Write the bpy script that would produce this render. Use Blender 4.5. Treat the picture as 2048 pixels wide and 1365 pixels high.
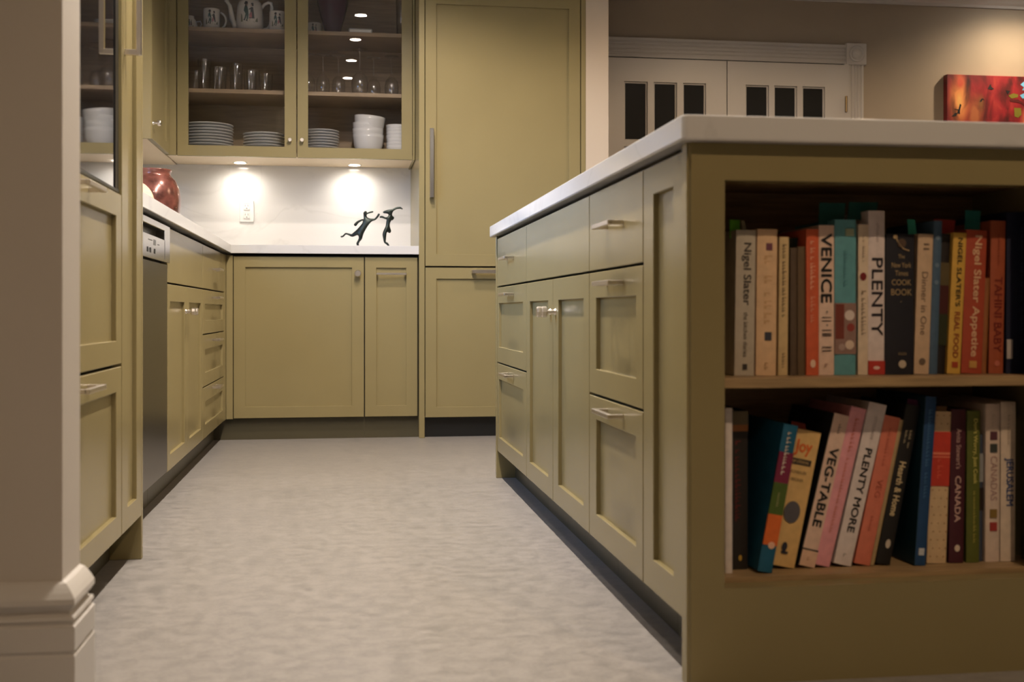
import bpy, bmesh, math, random
from mathutils import Matrix, Vector, Euler
random.seed(7)
R = math.radians
scene = bpy.context.scene
C = scene.collection
for o in list(bpy.data.objects): bpy.data.objects.remove(o)

# ------------------------------------------------------------------ camera, world, exposure
cam_d = bpy.data.cameras.new('camera'); cam = bpy.data.objects.new('camera', cam_d); C.objects.link(cam)
cam.location = (0, 0, .605)
cam.rotation_euler = (R(90), 0, -math.atan(337/2300))
cam_d.sensor_width = 36; cam_d.lens = 2300/2048*36
cam_d.shift_y = -58.5/2048
cam_d.clip_start = .02
cam_d.dof.use_dof = True; cam_d.dof.focus_distance = 3.9; cam_d.dof.aperture_fstop = 5.0
scene.camera = cam
vs = scene.view_settings
vs.view_transform = 'Standard'; vs.look = 'None'; vs.gamma = 1; vs.use_curve_mapping = False
vs.exposure = 0.0
scene.cycles.transparent_max_bounces = 32; scene.cycles.max_bounces = 10; scene.cycles.diffuse_bounces = 2
w = bpy.data.worlds.new('dusk'); scene.world = w; w.use_nodes = True
bg = w.node_tree.nodes['Background']
wn_ = w.node_tree; tcw = wn_.nodes.new('ShaderNodeTexCoord'); sx = wn_.nodes.new('ShaderNodeSeparateXYZ'); wr = wn_.nodes.new('ShaderNodeValToRGB')
wn_.links.new(tcw.outputs['Generated'], sx.inputs[0]); wn_.links.new(sx.outputs['Z'], wr.inputs[0])        # dusk sky over dark ground
wr.color_ramp.elements[0].position = 0; wr.color_ramp.elements[0].color = (.008, .010, .014, 1)
wr.color_ramp.elements[1].position = .03; wr.color_ramp.elements[1].color = (.28, .52, 1, 1)
wn_.links.new(wr.outputs[0], bg.inputs[0]); bg.inputs[1].default_value = 19.0

CEIL = 2.45
LAMP_COL = (1, .875, .75)
def lamp(name, kind, loc, energy, col, radius=.03, angle=150, blend=.6, aim=(0,0,-1)):
    d = bpy.data.lights.new(name, kind); o = bpy.data.objects.new(name, d); C.objects.link(o)
    o.location = loc; d.energy = energy; d.color = col
    if kind == 'SPOT':
        d.spot_size = R(angle); d.spot_blend = blend
    if kind in ('SPOT', 'POINT'): d.shadow_soft_size = radius
    o.rotation_euler = Vector(aim).to_track_quat('-Z', 'Y').to_euler()
    return o
# (x, y, watt, cone) of the recessed ceiling lamps: the row over the aisle, two over the near room, one added for the short wall, one washing the dining wall
DOWN = [(.16, 4.42, 93, 150), (.16, 3.77, 93, 150), (.16, 3.11, 93, 150), (.16, 2.47, 93, 150)]
WARM_COL = (1, .72, .45)
DOWN_NEAR = [(1.2, .15, 84, 140, WARM_COL), (-.5, -1.6, 36, 140, WARM_COL), (-.20, 1.93, 34, 140, LAMP_COL), (2.35, 4.55, 62, 162, WARM_COL)]  # third lamp is added, only to brighten the side of the short wall
WASH = (3.84, 5.84, 54, 152, (1, .76, .50))

# ------------------------------------------------------------------ materials
MATS = {}
def mat(name, col, rough=.5, metal=0, noise=None, bump=None, spec=.5, coat=0, emit=None):
    """procedural principled material; noise=(scale, amount, detail, stretch), bump=(scale, strength)"""
    if name in MATS: return MATS[name]
    m = bpy.data.materials.new(name); m.use_nodes = True; MATS[name] = m
    nt = m.node_tree; b = nt.nodes['Principled BSDF']
    b.inputs['Base Color'].default_value = (*col, 1); b.inputs['Roughness'].default_value = rough
    b.inputs['Metallic'].default_value = metal; b.inputs['Specular IOR Level'].default_value = spec
    b.inputs['Coat Weight'].default_value = coat
    if emit:
        b.inputs['Emission Color'].default_value = (*emit[0], 1); b.inputs['Emission Strength'].default_value = emit[1]
    tc = nt.nodes.new('ShaderNodeTexCoord')
    if noise:
        mp = nt.nodes.new('ShaderNodeMapping'); nt.links.new(tc.outputs['Object'], mp.inputs[0])
        if len(noise) > 3: mp.inputs['Scale'].default_value = noise[3]
        n = nt.nodes.new('ShaderNodeTexNoise'); n.inputs['Scale'].default_value = noise[0]; n.inputs['Detail'].default_value = noise[2]
        nt.links.new(mp.outputs[0], n.inputs['Vector'])
        cr = nt.nodes.new('ShaderNodeValToRGB'); a = noise[1]
        cr.color_ramp.elements[0].position = .3; cr.color_ramp.elements[1].position = .7
        cr.color_ramp.elements[0].color = (*[c*(1-a) for c in col], 1); cr.color_ramp.elements[1].color = (*[min(1, c*(1+a)) for c in col], 1)
        nt.links.new(n.outputs[0], cr.inputs[0]); nt.links.new(cr.outputs[0], b.inputs['Base Color'])
    if bump:
        n2 = nt.nodes.new('ShaderNodeTexNoise'); n2.inputs['Scale'].default_value = bump[0]; n2.inputs['Detail'].default_value = 4
        nt.links.new(tc.outputs['Object'], n2.inputs['Vector'])
        bp = nt.nodes.new('ShaderNodeBump'); bp.inputs['Strength'].default_value = bump[1]; bp.inputs['Distance'].default_value = .002
        nt.links.new(n2.outputs[0], bp.inputs['Height']); nt.links.new(bp.outputs[0], b.inputs['Normal'])
    return m
def solid(r, g, b, rough=.55):
    """book / print colour from 8-bit sRGB"""
    f = lambda v: ((v/255+.055)/1.055)**2.4 if v > 10 else v/255/12.92
    return mat(f'print_{r}_{g}_{b}', (f(r), f(g), f(b)), rough, noise=(60, .08, 3))
def thin_glass(name, ior=1.5, tint=(1,1,1), rough=.0, boost=1.0):
    if name in MATS: return MATS[name]
    m = bpy.data.materials.new(name); m.use_nodes = True; MATS[name] = m; nt = m.node_tree
    nt.nodes.clear(); out = nt.nodes.new('ShaderNodeOutputMaterial'); mix = nt.nodes.new('ShaderNodeMixShader')
    lw = nt.nodes.new('ShaderNodeLayerWeight'); lw.inputs[0].default_value = .5                 # Schlick, the same from both sides of the sheet
    fr = nt.nodes.new('ShaderNodeMath'); fr.operation = 'POWER'; fr.inputs[1].default_value = 5; nt.links.new(lw.outputs['Facing'], fr.inputs[0])
    mu = nt.nodes.new('ShaderNodeMath'); mu.operation = 'MULTIPLY_ADD'; mu.inputs[1].default_value = .9; mu.inputs[2].default_value = .045*boost; mu.use_clamp = True
    t = nt.nodes.new('ShaderNodeBsdfTransparent'); t.inputs[0].default_value = (*tint, 1)
    g = nt.nodes.new('ShaderNodeBsdfGlossy'); g.inputs['Roughness'].default_value = rough
    nt.links.new(fr.outputs[0], mu.inputs[0]); nt.links.new(mu.outputs[0], mix.inputs[0])
    nt.links.new(t.outputs[0], mix.inputs[1]); nt.links.new(g.outputs[0], mix.inputs[2]); nt.links.new(mix.outputs[0], out.inputs[0])
    return m
def quartz(name, base, vein):
    m = bpy.data.materials.new(name); m.use_nodes = True; MATS[name] = m; nt = m.node_tree; b = nt.nodes['Principled BSDF']
    b.inputs['Roughness'].default_value = .10
    tc = nt.nodes.new('ShaderNodeTexCoord')
    n = nt.nodes.new('ShaderNodeTexNoise'); n.inputs['Scale'].default_value = 1.3; n.inputs['Detail'].default_value = 6; n.inputs['Distortion'].default_value = 1.2
    nt.links.new(tc.outputs['Object'], n.inputs['Vector'])
    s = nt.nodes.new('ShaderNodeMath'); s.operation = 'SUBTRACT'; s.inputs[1].default_value = .5; nt.links.new(n.outputs[0], s.inputs[0])
    a = nt.nodes.new('ShaderNodeMath'); a.operation = 'ABSOLUTE'; nt.links.new(s.outputs[0], a.inputs[0])
    cr = nt.nodes.new('ShaderNodeValToRGB'); cr.color_ramp.elements[0].position = 0; cr.color_ramp.elements[0].color = (*vein, 1)
    cr.color_ramp.elements[1].position = .016; cr.color_ramp.elements[1].color = (*base, 1)
    nt.links.new(a.outputs[0], cr.inputs[0]); nt.links.new(cr.outputs[0], b.inputs['Base Color'])
    return m
def floor_mat():
    m = bpy.data.materials.new('marbled_linoleum'); m.use_nodes = True; nt = m.node_tree; b = nt.nodes['Principled BSDF']
    b.inputs['Roughness'].default_value = .34; b.inputs['Specular IOR Level'].default_value = .45
    tc = nt.nodes.new('ShaderNodeTexCoord'); mp = nt.nodes.new('ShaderNodeMapping'); mp.inputs['Scale'].default_value = (1, 1.25, 1)
    nt.links.new(tc.outputs['Object'], mp.inputs[0])
    def noi(sc, det, dist=0):
        n = nt.nodes.new('ShaderNodeTexNoise'); n.inputs['Scale'].default_value = sc; n.inputs['Detail'].default_value = det; n.inputs['Distortion'].default_value = dist
        nt.links.new(mp.outputs[0], n.inputs['Vector']); return n
    n1 = noi(26, 9, .5); n2 = noi(120, 6); n3 = noi(4, 3)
    mx = nt.nodes.new('ShaderNodeMath'); mx.operation = 'MULTIPLY_ADD'; mx.inputs[1].default_value = .45
    nt.links.new(n2.outputs[0], mx.inputs[0]); nt.links.new(n1.outputs[0], mx.inputs[2])
    my = nt.nodes.new('ShaderNodeMath'); my.operation = 'MULTIPLY_ADD'; my.inputs[1].default_value = .22
    nt.links.new(n3.outputs[0], my.inputs[0]); nt.links.new(mx.outputs[0], my.inputs[2])
    cr = nt.nodes.new('ShaderNodeValToRGB'); e = cr.color_ramp.elements
    e[0].position = .62; e[0].color = (.225, .211, .199, 1); e[1].position = .98; e[1].color = (.315, .291, .272, 1)
    k = e.new(.80); k.color = (.27, .251, .234, 1)
    nt.links.new(my.outputs[0], cr.inputs[0]); nt.links.new(cr.outputs[0], b.inputs['Base Color'])
    rr = nt.nodes.new('ShaderNodeMapRange'); rr.inputs['To Min'].default_value = .28; rr.inputs['To Max'].default_value = .46
    nt.links.new(n1.outputs[0], rr.inputs[0]); nt.links.new(rr.outputs[0], b.inputs['Roughness'])
    return m
PAINT = mat('sage_paint', (.275, .224, .108), .25, noise=(3, .03, 2), bump=(160, .03), spec=.36)
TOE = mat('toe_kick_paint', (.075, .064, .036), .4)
QZ = quartz('white_quartz', (.64, .63, .62), (.60, .59, .58))
BS = quartz('white_quartz_splash', (.70, .685, .665), (.65, .635, .615))
FLOOR = floor_mat()
TAN = mat('tan_wall_paint', (.38, .31, .23), .7, noise=(4, .03, 3), bump=(220, .05))
CREAM = mat('cream_wall_paint', (.52, .47, .41), .65, bump=(220, .05))
WHITE = mat('white_trim_paint', (.56, .525, .485), .38)
CEILM = mat('ceiling_paint', (.48, .46, .44), .8)
NICKEL = mat('brushed_nickel', (.72, .66, .59), .30, 1)
STEEL = mat('stainless_steel', (.62, .60, .58), .22, 1, noise=(30, .05, 2, (1, 1, 60)))
STEELD = mat('dark_stainless', (.135, .125, .115), .30, 1, noise=(30, .06, 2, (1, 1, 60)))
BLACK = mat('black_plastic', (.012, .012, .012), .35)
GAP_SHADE = mat('carcass_gap_shade', (.03, .025, .017), .8)  # carcass coloured near black: shade of the gaps between fronts put into it
OVEN = mat('black_oven_glass', (.012, .011, .012), .035, spec=1.0, coat=1)
MAPLE = mat('maple_veneer', (.33, .235, .145), .45, noise=(7, .16, 5, (1, 1, 14)))
SHELFW = mat('oak_shelf', (.36, .24, .12), .45, noise=(9, .25, 5, (1, 12, 12)))
CREAMY = mat('cream_underside', (.74, .60, .42), .5)
PORC = mat('white_porcelain', (.72, .72, .72), .18)
GLASS = thin_glass('drinking_glass', 1.48, (.985, .985, .985), rough=.09, boost=2.2)
PANE = thin_glass('cabinet_glass', 1.52, (.95, .945, .94), boost=.8)
DARKPANE = mat('dark_window_glass', (.024, .024, .023), .04, spec=.6)
BRONZE = mat('patinated_bronze', (.035, .045, .04), .38, .7, noise=(30, .5, 3))
TABLEWOOD = mat('pale_wood', (.60, .40, .24), .5, noise=(12, .12, 4, (1, 1, 8)))
LENS = mat('lamp_lens', (1, 1, 1), .4, emit=((1, .90, .78), 160))
PUCKL = mat('puck_lens', (1, 1, 1), .4, emit=((1, .90, .76), 40))

# ------------------------------------------------------------------ builders
ORG = {}
def thing(name, label, cat, loc, group=None):
    o = bpy.data.objects.new(name, None); C.objects.link(o); o.location = loc; o.empty_display_size = .1
    o['label'] = label; o['category'] = cat
    if group: o['group'] = group
    ORG[o.name] = Vector(loc); return o
def tag(o, label, cat, group=None):
    o['label'] = label; o['category'] = cat
    if group: o['group'] = group
    return o
def mk(name, bm, m, parent=None, smooth=False, label=None, local=False):
    """link a bmesh as one object. Parented meshes are given in world coordinates unless local"""
    bmesh.ops.recalc_face_normals(bm, faces=bm.faces[:])
    me = bpy.data.meshes.new(name); bm.to_mesh(me); bm.free()
    if isinstance(m, (list, tuple)):
        for q in m: me.materials.append(q)
    else: me.materials.append(m)
    if smooth:
        for p in me.polygons: p.use_smooth = True
    o = bpy.data.objects.new(name, me); C.objects.link(o)
    if parent is not None:
        org = ORG.get(parent.name, Vector((0,0,0)))
        if not local: me.transform(Matrix.Translation(-org))
        ORG[o.name] = org; o.parent = parent
    if label: o['label'] = label
    return o
def struct(name, bm, m, parent=None, smooth=False):
    o = mk(name, bm, m, parent, smooth)
    if parent is None: o['kind'] = 'structure'
    return o
def add_box(bm, x0, x1, y0, y1, z0, z1, bev=0, M=None, seg=1):
    v = [bm.verts.new((x, y, z)) for x in (x0, x1) for y in (y0, y1) for z in (z0, z1)]
    fs = [bm.faces.new([v[i] for i in q]) for q in ((0,1,3,2),(4,6,7,5),(0,4,5,1),(2,3,7,6),(0,2,6,4),(1,5,7,3))]
    bmesh.ops.recalc_face_normals(bm, faces=fs)
    vs_ = v
    if bev:
        es = list({e for f in fs for e in f.edges})
        r = bmesh.ops.bevel(bm, geom=es, offset=bev, segments=seg, affect='EDGES', profile=.5)
        vs_ = list({q for f in r['faces'] for q in f.verts} | {q for q in v if q.is_valid})
    if M is not None: bmesh.ops.transform(bm, matrix=M, verts=vs_)
    return vs_
def bxm(x0, x1, y0, y1, z0, z1, bev=0, seg=1):
    bm = bmesh.new(); add_box(bm, x0, x1, y0, y1, z0, z1, bev, seg=seg); return bm
def prism(pts, z0, z1, bev=0):
    """polygon in XY extruded in z"""
    bm = bmesh.new()
    a = [bm.verts.new((x, y, z0)) for x, y in pts]; b = [bm.verts.new((x, y, z1)) for x, y in pts]; n = len(pts)
    bm.faces.new(a); tf = bm.faces.new(b)
    for i in range(n): bm.faces.new((a[i], a[(i+1) % n], b[(i+1) % n], b[i]))
    bmesh.ops.recalc_face_normals(bm, faces=bm.faces[:])
    if bev:
        es = [e for e in bm.edges if all(abs(v.co.z-z1) < 1e-6 for v in e.verts) or all(abs(v.co.z-z0) < 1e-6 for v in e.verts)]
        bmesh.ops.bevel(bm, geom=es, offset=bev, segments=2, affect='EDGES', profile=.5)
    return bm
def lathe(prof, seg=28, cx=0, cy=0, cz=0, bm=None):
    bm = bm or bmesh.new(); rows = []
    for r, z in prof:
        if r < 1e-5: rows.append([bm.verts.new((cx, cy, cz+z))])
        else: rows.append([bm.verts.new((cx+r*math.cos(2*math.pi*i/seg), cy+r*math.sin(2*math.pi*i/seg), cz+z)) for i in range(seg)])
    for a, b in zip(rows, rows[1:]):
        for i in range(seg):
            j = (i+1) % seg
            q = [a[i % len(a)], a[j % len(a)], b[j % len(b)], b[i % len(b)]]
            u = []
            for t in q:
                if t not in u: u.append(t)
            if len(u) > 2:
                try: bm.faces.new(u)
                except ValueError: pass
    return bm
def tube(bm, pts, rad, seg=10, cap=True):
    """swept tube along points; rad number or list"""
    rings = []; n = len(pts); P = [Vector(p) for p in pts]
    for i, p in enumerate(P):
        t = (P[min(i+1, n-1)]-P[max(i-1, 0)]).normalized()
        up = Vector((0, 0, 1)) if abs(t.z) < .9 else Vector((0, 1, 0))
        a = t.cross(up).normalized(); b = a.cross(t).normalized(); r = rad[i] if isinstance(rad, (list, tuple)) else rad
        rings.append([bm.verts.new(p+a*r*math.cos(2*math.pi*k/seg)+b*r*math.sin(2*math.pi*k/seg)) for k in range(seg)])
    for A, B in zip(rings, rings[1:]):
        for k in range(seg): bm.faces.new((A[k], A[(k+1) % seg], B[(k+1) % seg], B[k]))
    if cap: bm.faces.new(rings[0]); bm.faces.new(rings[-1])
    return bm
# faces of cabinets: u along the front, d into the cabinet, z up
def MAP(kind, P):
    if kind == 'back': return Matrix(((1,0,0,0),(0,1,0,P),(0,0,1,0),(0,0,0,1)))      # (u,d,z)->(u,P+d,z)
    if kind == 'isl': return Matrix(((0,1,0,P),(1,0,0,0),(0,0,1,0),(0,0,0,1)))       # (u,d,z)->(P+d,u,z)
    if kind == 'left': return Matrix(((0,-1,0,P),(1,0,0,0),(0,0,1,0),(0,0,0,1)))     # (u,d,z)->(P-d,u,z)
G = .0020; GZ = .0023
def front(name, parent, K, u0, u1, z0, z1, rec=None, m=None, thick=.02, label=None, panel='panel', pm=None, pd=.0095):
    """slab or framed front; rec = (u0,u1,z0,z1) of the recess -> frame + separate panel"""
    M = MAP(*K); m = m or PAINT
    u0 += G; u1 -= G; z0 += GZ; z1 -= GZ
    bm = bmesh.new()
    if rec is None:
        add_box(bm, u0, u1, 0, thick, z0, z1, .0012, M); return mk(name, bm, m, parent, label=label)
    a0, a1, b0, b1 = rec
    V = {}
    for d in (0, thick):
        for k, (x, z) in enumerate(((u0,z0),(u1,z0),(u1,z1),(u0,z1))): V['o', k, d] = bm.verts.new((x, d, z))
        for k, (x, z) in enumerate(((a0,b0),(a1,b0),(a1,b1),(a0,b1))): V['i', k, d] = bm.verts.new((x, d, z))
    for k in range(4):
        l = (k+1) % 4
        for d in (0, thick): bm.faces.new((V['o',k,d], V['o',l,d], V['i',l,d], V['i',k,d]))
        for s in 'oi': bm.faces.new((V[s,k,0], V[s,l,0], V[s,l,thick], V[s,k,thick]))
    bmesh.ops.recalc_face_normals(bm, faces=bm.faces[:])
    es = [e for e in bm.edges if all(abs(v.co.y) < 1e-7 for v in e.verts) and abs(e.calc_face_angle(0)) > .5]
    bmesh.ops.bevel(bm, geom=es, offset=.0012, segments=1, affect='EDGES')
    bmesh.ops.transform(bm, matrix=M, verts=bm.verts[:])
    o = mk(name, bm, m, parent, label=label)
    if panel:
        bm = bmesh.new(); add_box(bm, a0-.004, a1+.004, pd, pd+.006 if pm is None else pd+.004, b0-.004, b1+.004, 0, M)
        mk(panel, bm, pm or m, o)
    return o
def pull(parent, K, uc, zc, L=.15, p=.033, vert=False, s=.0095, name='handle', m=None):
    M = MAP(*K); bm = bmesh.new(); h = L/2; q = s/2
    if not vert:
        add_box(bm, uc-h, uc+h, -p, -p+s, zc-q, zc+q, .0012, M)
        for e in (-1, 1): add_box(bm, uc+e*(h-q)-q, uc+e*(h-q)+q, -p+s*.6, .0005, zc-q*.9, zc+q*.9, .0008, M)
    else:
        add_box(bm, uc-q, uc+q, -p, -p+s, zc-h, zc+h, .0012, M)
        for e in (-1, 1): add_box(bm, uc-q*.9, uc+q*.9, -p+s*.6, .0005, zc+e*(h-q)-q, zc+e*(h-q)+q, .0008, M)
    return mk(name, bm, m or NICKEL, parent)
def knob(parent, K, u, z, size=.013, p=.034, square=True):
    M = MAP(*K) @ Matrix.Translation((u, 0, z)) @ Matrix.Rotation(R(90), 4, 'X')     # local z -> -d (outwards)
    bm = bmesh.new(); n = 8 if square else 20
    lathe([(0, 0), (.0085, 0), (.0075, .003), (.0055, .006), (.0055, p-.016), (.008, p-.014), (0, p-.013)], 16, bm=bm)
    k = size
    lathe([(0, p-.015), (k*.86, p-.015), (k, p-.012), (k, p-.003), (k*.86, p), (0, p)], n, bm=bm)
    bmesh.ops.transform(bm, matrix=M, verts=bm.verts[:])
    return mk('knob', bm, NICKEL, parent)
def carcass(parent, x0, x1, y0, y1, z0, z1): return mk('body', bxm(x0, x1, y0, y1, z0, z1), GAP_SHADE, parent)

# ------------------------------------------------------------------ setting
YW, XL, XR, YN = 6.2, -1.17, 5.6, -3.6
struct('floor', bxm(XL-.2, XR+.1, YN-.1, YW+.2, -.05, 0), FLOOR)
struct('ceiling', bxm(XL-.2, XR+.1, YN-.1, YW+.2, CEIL, CEIL+.06), CEILM)
struct('wall_back', bxm(XL-.12, XR+.1, YW, YW+.12, 0, CEIL), TAN)
struct('wall_right', bxm(XR, XR+.1, YN, YW, 0, CEIL), TAN)
struct('wall_front', bxm(XL-.12, XR+.1, YN-.1, YN, 0, CEIL), TAN)
bm = bmesh.new()                                            # left wall with the window over the sink
WY0, WY1, WZ0, WZ1 = 3.0, 4.05, 1.06, 2.0
add_box(bm, XL-.12, XL, YN, WY0, 0, CEIL); add_box(bm, XL-.12, XL, WY1, YW, 0, CEIL)
add_box(bm, XL-.12, XL, WY0, WY1, 0, WZ0); add_box(bm, XL-.12, XL, WY0, WY1, WZ1, CEIL)
struct('wall_left', bm, CREAM)
bm = bmesh.new()
for a in ((WY0, WY0+.05, WZ0, WZ1), (WY1-.05, WY1, WZ0, WZ1), (WY0, WY1, WZ0, WZ0+.05), (WY0, WY1, WZ1-.05, WZ1), ((WY0+WY1)/2-.025, (WY0+WY1)/2+.025, WZ0, WZ1)):
    add_box(bm, XL-.08, XL-.03, *a, .003)
wn = struct('window_1', bm, WHITE)
for a in ((WY0+.05, (WY0+WY1)/2-.025), ((WY0+WY1)/2+.025, WY1-.05)):
    mk('pane', bxm(XL-.058, XL-.054, *a, WZ0+.05, WZ1-.05), thin_glass('window_glass', 1.45), wn)
pd = bpy.data.lights.new('window_portal', 'AREA'); po = bpy.data.objects.new('window_portal', pd); C.objects.link(po)
pd.shape = 'RECTANGLE'; pd.size = WY1-WY0; pd.size_y = WZ1-WZ0; pd.cycles.is_portal = True
po.location = (XL-.13, (WY0+WY1)/2, (WZ0+WZ1)/2); po.rotation_euler = Vector((1, 0, 0)).to_track_quat('-Z', 'Z').to_euler()
# short wall at the near left, with its moulded skirting
SX, SY0, SY1 = -.401, 1.734, 1.846
struct('wall_left_end', bxm(XL, SX, SY0, SY1, 0, CEIL, .0), CREAM)
prof = [(0,.193),(.007,.190),(.012,.184),(.017,.177),(.0215,.169),(.022,.161),(.017,.153),(.012,.147),(.012,.144),(.020,.142),(.021,.137),(.017,.133),(.017,.130),(.022,.127),(.022,.091),(.019,.088),(.019,.085),(.022,.082),(.022,0)]
prof = [(p, .605-(.605-z)*.941 if z > 0 else 0) for p, z in prof]
bm = bmesh.new(); rows = []
for p, z in prof: rows.append([bm.verts.new(c) for c in ((XL, SY0-p, z), (SX+p, SY0-p, z), (SX+p, SY1+.0, z))])
for a, b in zip(rows, rows[1:]):
    for i in (0, 1): bm.faces.new((a[i], a[i+1], b[i+1], b[i]))
back = [bm.verts.new(c) for c in ((SX, SY1, .605-(.605-.193)*.941), (SX, SY1, 0))]
bm.faces.new([r[2] for r in rows] + [back[1]])
struct('baseboard_left', bm, WHITE)
# wall end beside the fridge
struct('wall_partition', bxm(1.172, 1.285, 5.508, YW, 0, CEIL), mat('partition_paint', (.58, .49, .39), .6))
# crown moulding of the dining wall
pr = [(0,.085),(.012,.085),(.016,.07),(.03,.06),(.055,.03),(.066,.022),(.07,.0)]
bm = bmesh.new(); rows = [[bm.verts.new((x, YW-p, CEIL-z)) for x in (1.285, XR)] for p, z in pr]
for a, b in zip(rows, rows[1:]): bm.faces.new((a[0], a[1], b[1], b[0]))
struct('trim_1', bm, WHITE)
# fluted door casing: header, corner block, side board
def fluted(u0, u1, n, depth=.02):
    pts = [(u0, 0), (u0, depth)]; wd = (u1-u0); st = wd/(n+1)
    for i in range(n):
        c = u0+st*(i+1)
        pts += [(c-st*.34, depth), (c-st*.2, depth-.006), (c+st*.2, depth-.006), (c+st*.34, depth)]
    return pts + [(u1, depth), (u1, 0)]
bm = bmesh.new()
def extr(bm, A, B):
    a = [bm.verts.new(p) for p in A]; b = [bm.verts.new(p) for p in B]; n = len(a)
    bm.faces.new(a); bm.faces.new(b)
    for i in range(n): bm.faces.new((a[i], a[(i+1) % n], b[(i+1) % n], b[i]))
P = fluted(2.012, 2.12, 4); extr(bm, [(1.286, YW-d, z) for z, d in P], [(2.822, YW-d, z) for z, d in P])
struct('trim_2', bm, WHITE)
bm = bmesh.new(); P = fluted(2.833, 2.926, 4); extr(bm, [(x, YW-d, 0) for x, d in P], [(x, YW-d, 2.008) for x, d in P])
struct('trim_3', bm, WHITE)
ros = struct('trim_4', bxm(2.821, 2.941, YW-.028, YW, 2.008, 2.13, .003), WHITE)
bm = lathe([(.046, 0), (.046, .005), (.042, .009), (.037, .009), (.032, .001), (.026, .001), (.022, .008), (.014, .012), (0, .013)], 28)
bmesh.ops.transform(bm, matrix=Matrix.Translation((2.881, YW-.028, 2.069)) @ Matrix.Rotation(R(90), 4, 'X'), verts=bm.verts[:])
mk('rosette', bm, WHITE, ros, True)
# french doors
def french(name, x0, x1, cols, hinge=None):
    rowsz = [(1.548, 1.874), (1.19, 1.516), (.832, 1.158), (.474, .80)]
    xs = [x0] + [c for a in cols for c in a] + [x1]; zs = [.006] + [z for a in reversed(rowsz) for z in a] + [2.003]
    bm = bmesh.new(); y0, y1 = YW-.036, YW-.002
    for i in range(len(xs)-1):
        for j in range(len(zs)-1):
            if i % 2 == 1 and j % 2 == 1: continue
            add_box(bm, xs[i], xs[i+1], y0, y1, zs[j], zs[j+1])
    bmesh.ops.remove_doubles(bm, verts=bm.verts[:], dist=1e-5)
    seen = {}
    for f in bm.faces[:]:
        k = tuple(sorted(v.index if False else (round(v.co.x,5), round(v.co.y,5), round(v.co.z,5)) for v in f.verts)); seen.setdefault(k, []).append(f)
    bmesh.ops.delete(bm, geom=[f for v in seen.values() if len(v) > 1 for f in v], context='FACES')
    o = struct(name, bm, WHITE)
    for a in cols:
        for b in rowsz:
            mk('pane', bxm(a[0]-.003, a[1]+.003, YW-.017, YW-.013, b[0]-.003, b[1]+.003), DARKPANE, o)
            bm = bmesh.new(); t = .009
            for q in ((a[0], a[0]+t, b[0], b[1]), (a[1]-t, a[1], b[0], b[1]), (a[0], a[1], b[0], b[0]+t), (a[0], a[1], b[1]-t, b[1])):
                add_box(bm, q[0], q[1], YW-.026, YW-.018, q[2], q[3], .003)
            mk('pane_bead', bm, WHITE, o)
    if hinge:
        bm = bmesh.new(); tube(bm, [(hinge[0], YW-.042, hinge[1]-.045), (hinge[0], YW-.042, hinge[1]+.045)], .007, 8)
        mk('hinge', bm, mat('aged_brass', (.18, .13, .07), .4, .9), o)
    return o
struct('door_gap_shade', bxm(1.40, 2.81, YW-.0018, YW-.0002, 0, 2.012), BLACK)  # black sheet standing in for the shade in the gaps around the doors
french('door_1', 1.405, 2.1115, [(1.526, 1.659), (1.693, 1.826), (1.86, 1.992)])
french('door_2', 2.1165, 2.806, [(2.222, 2.357), (2.388, 2.523), (2.555, 2.688)], (2.812, 1.78))
struct('trim_5', bxm(2.8075, 2.832, YW-.03, YW-.001, 0, 2.01), WHITE)
# stone splashback behind the counter
bs = mk('backsplash', bxm(XL+.002, .357, YW-.014, YW-.001, .9205, 1.3755), BS); bs['kind'] = 'structure'
bs2 = mk('backsplash', bxm(XL+.001, XL+.013, 2.935, YW-.0145, .9205, 1.055), BS); bs2['kind'] = 'structure'

# ------------------------------------------------------------------ left tall oven cabinet
XT, XBs = -.488, -.545
KT, KB, KK = ('left', XT), ('left', XBs), ('back', 5.53)
t = thing('oven_cabinet', 'tall sage green cabinet holding the black glass oven, two wide drawers below it', 'cabinet', (-.82, 2.25, 0))
carcass(t, XL+.004, XT-.021, 1.85, 2.655, .1, .862)
mk('upper_body', bxm(XL+.004, XT-.021, 1.85, 2.655, 1.475, 2.44), GAP_SHADE, t)
mk('side_panel', bxm(XL+.004, XT-.021, 1.848, 1.8495, .1, 2.44), PAINT, t)
mk('side_panel', bxm(XL+.004, XT-.021, 2.6555, 2.657, .1, 2.44), PAINT, t)
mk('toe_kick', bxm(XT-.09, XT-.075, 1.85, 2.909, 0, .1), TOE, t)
d = front('drawer', t, KT, 1.853, 2.655, .488, .867, (1.91, 2.594, .542, .8135)); pull(d, KT, 2.253, .8415, .15)
d = front('drawer', t, KT, 1.853, 2.655, .105, .486, (1.91, 2.594, .159, .4295)); pull(d, KT, 2.248, .460, .15)
for a, b in ((1.853, 2.254), (2.254, 2.655)):
    d = front('door', t, KT, a, b, 1.48, 2.43, (a+.057, b-.057, 1.535, 2.375)); knob(d, KT, 2.254+(.03 if a > 2 else -.03), 1.55)
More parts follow.
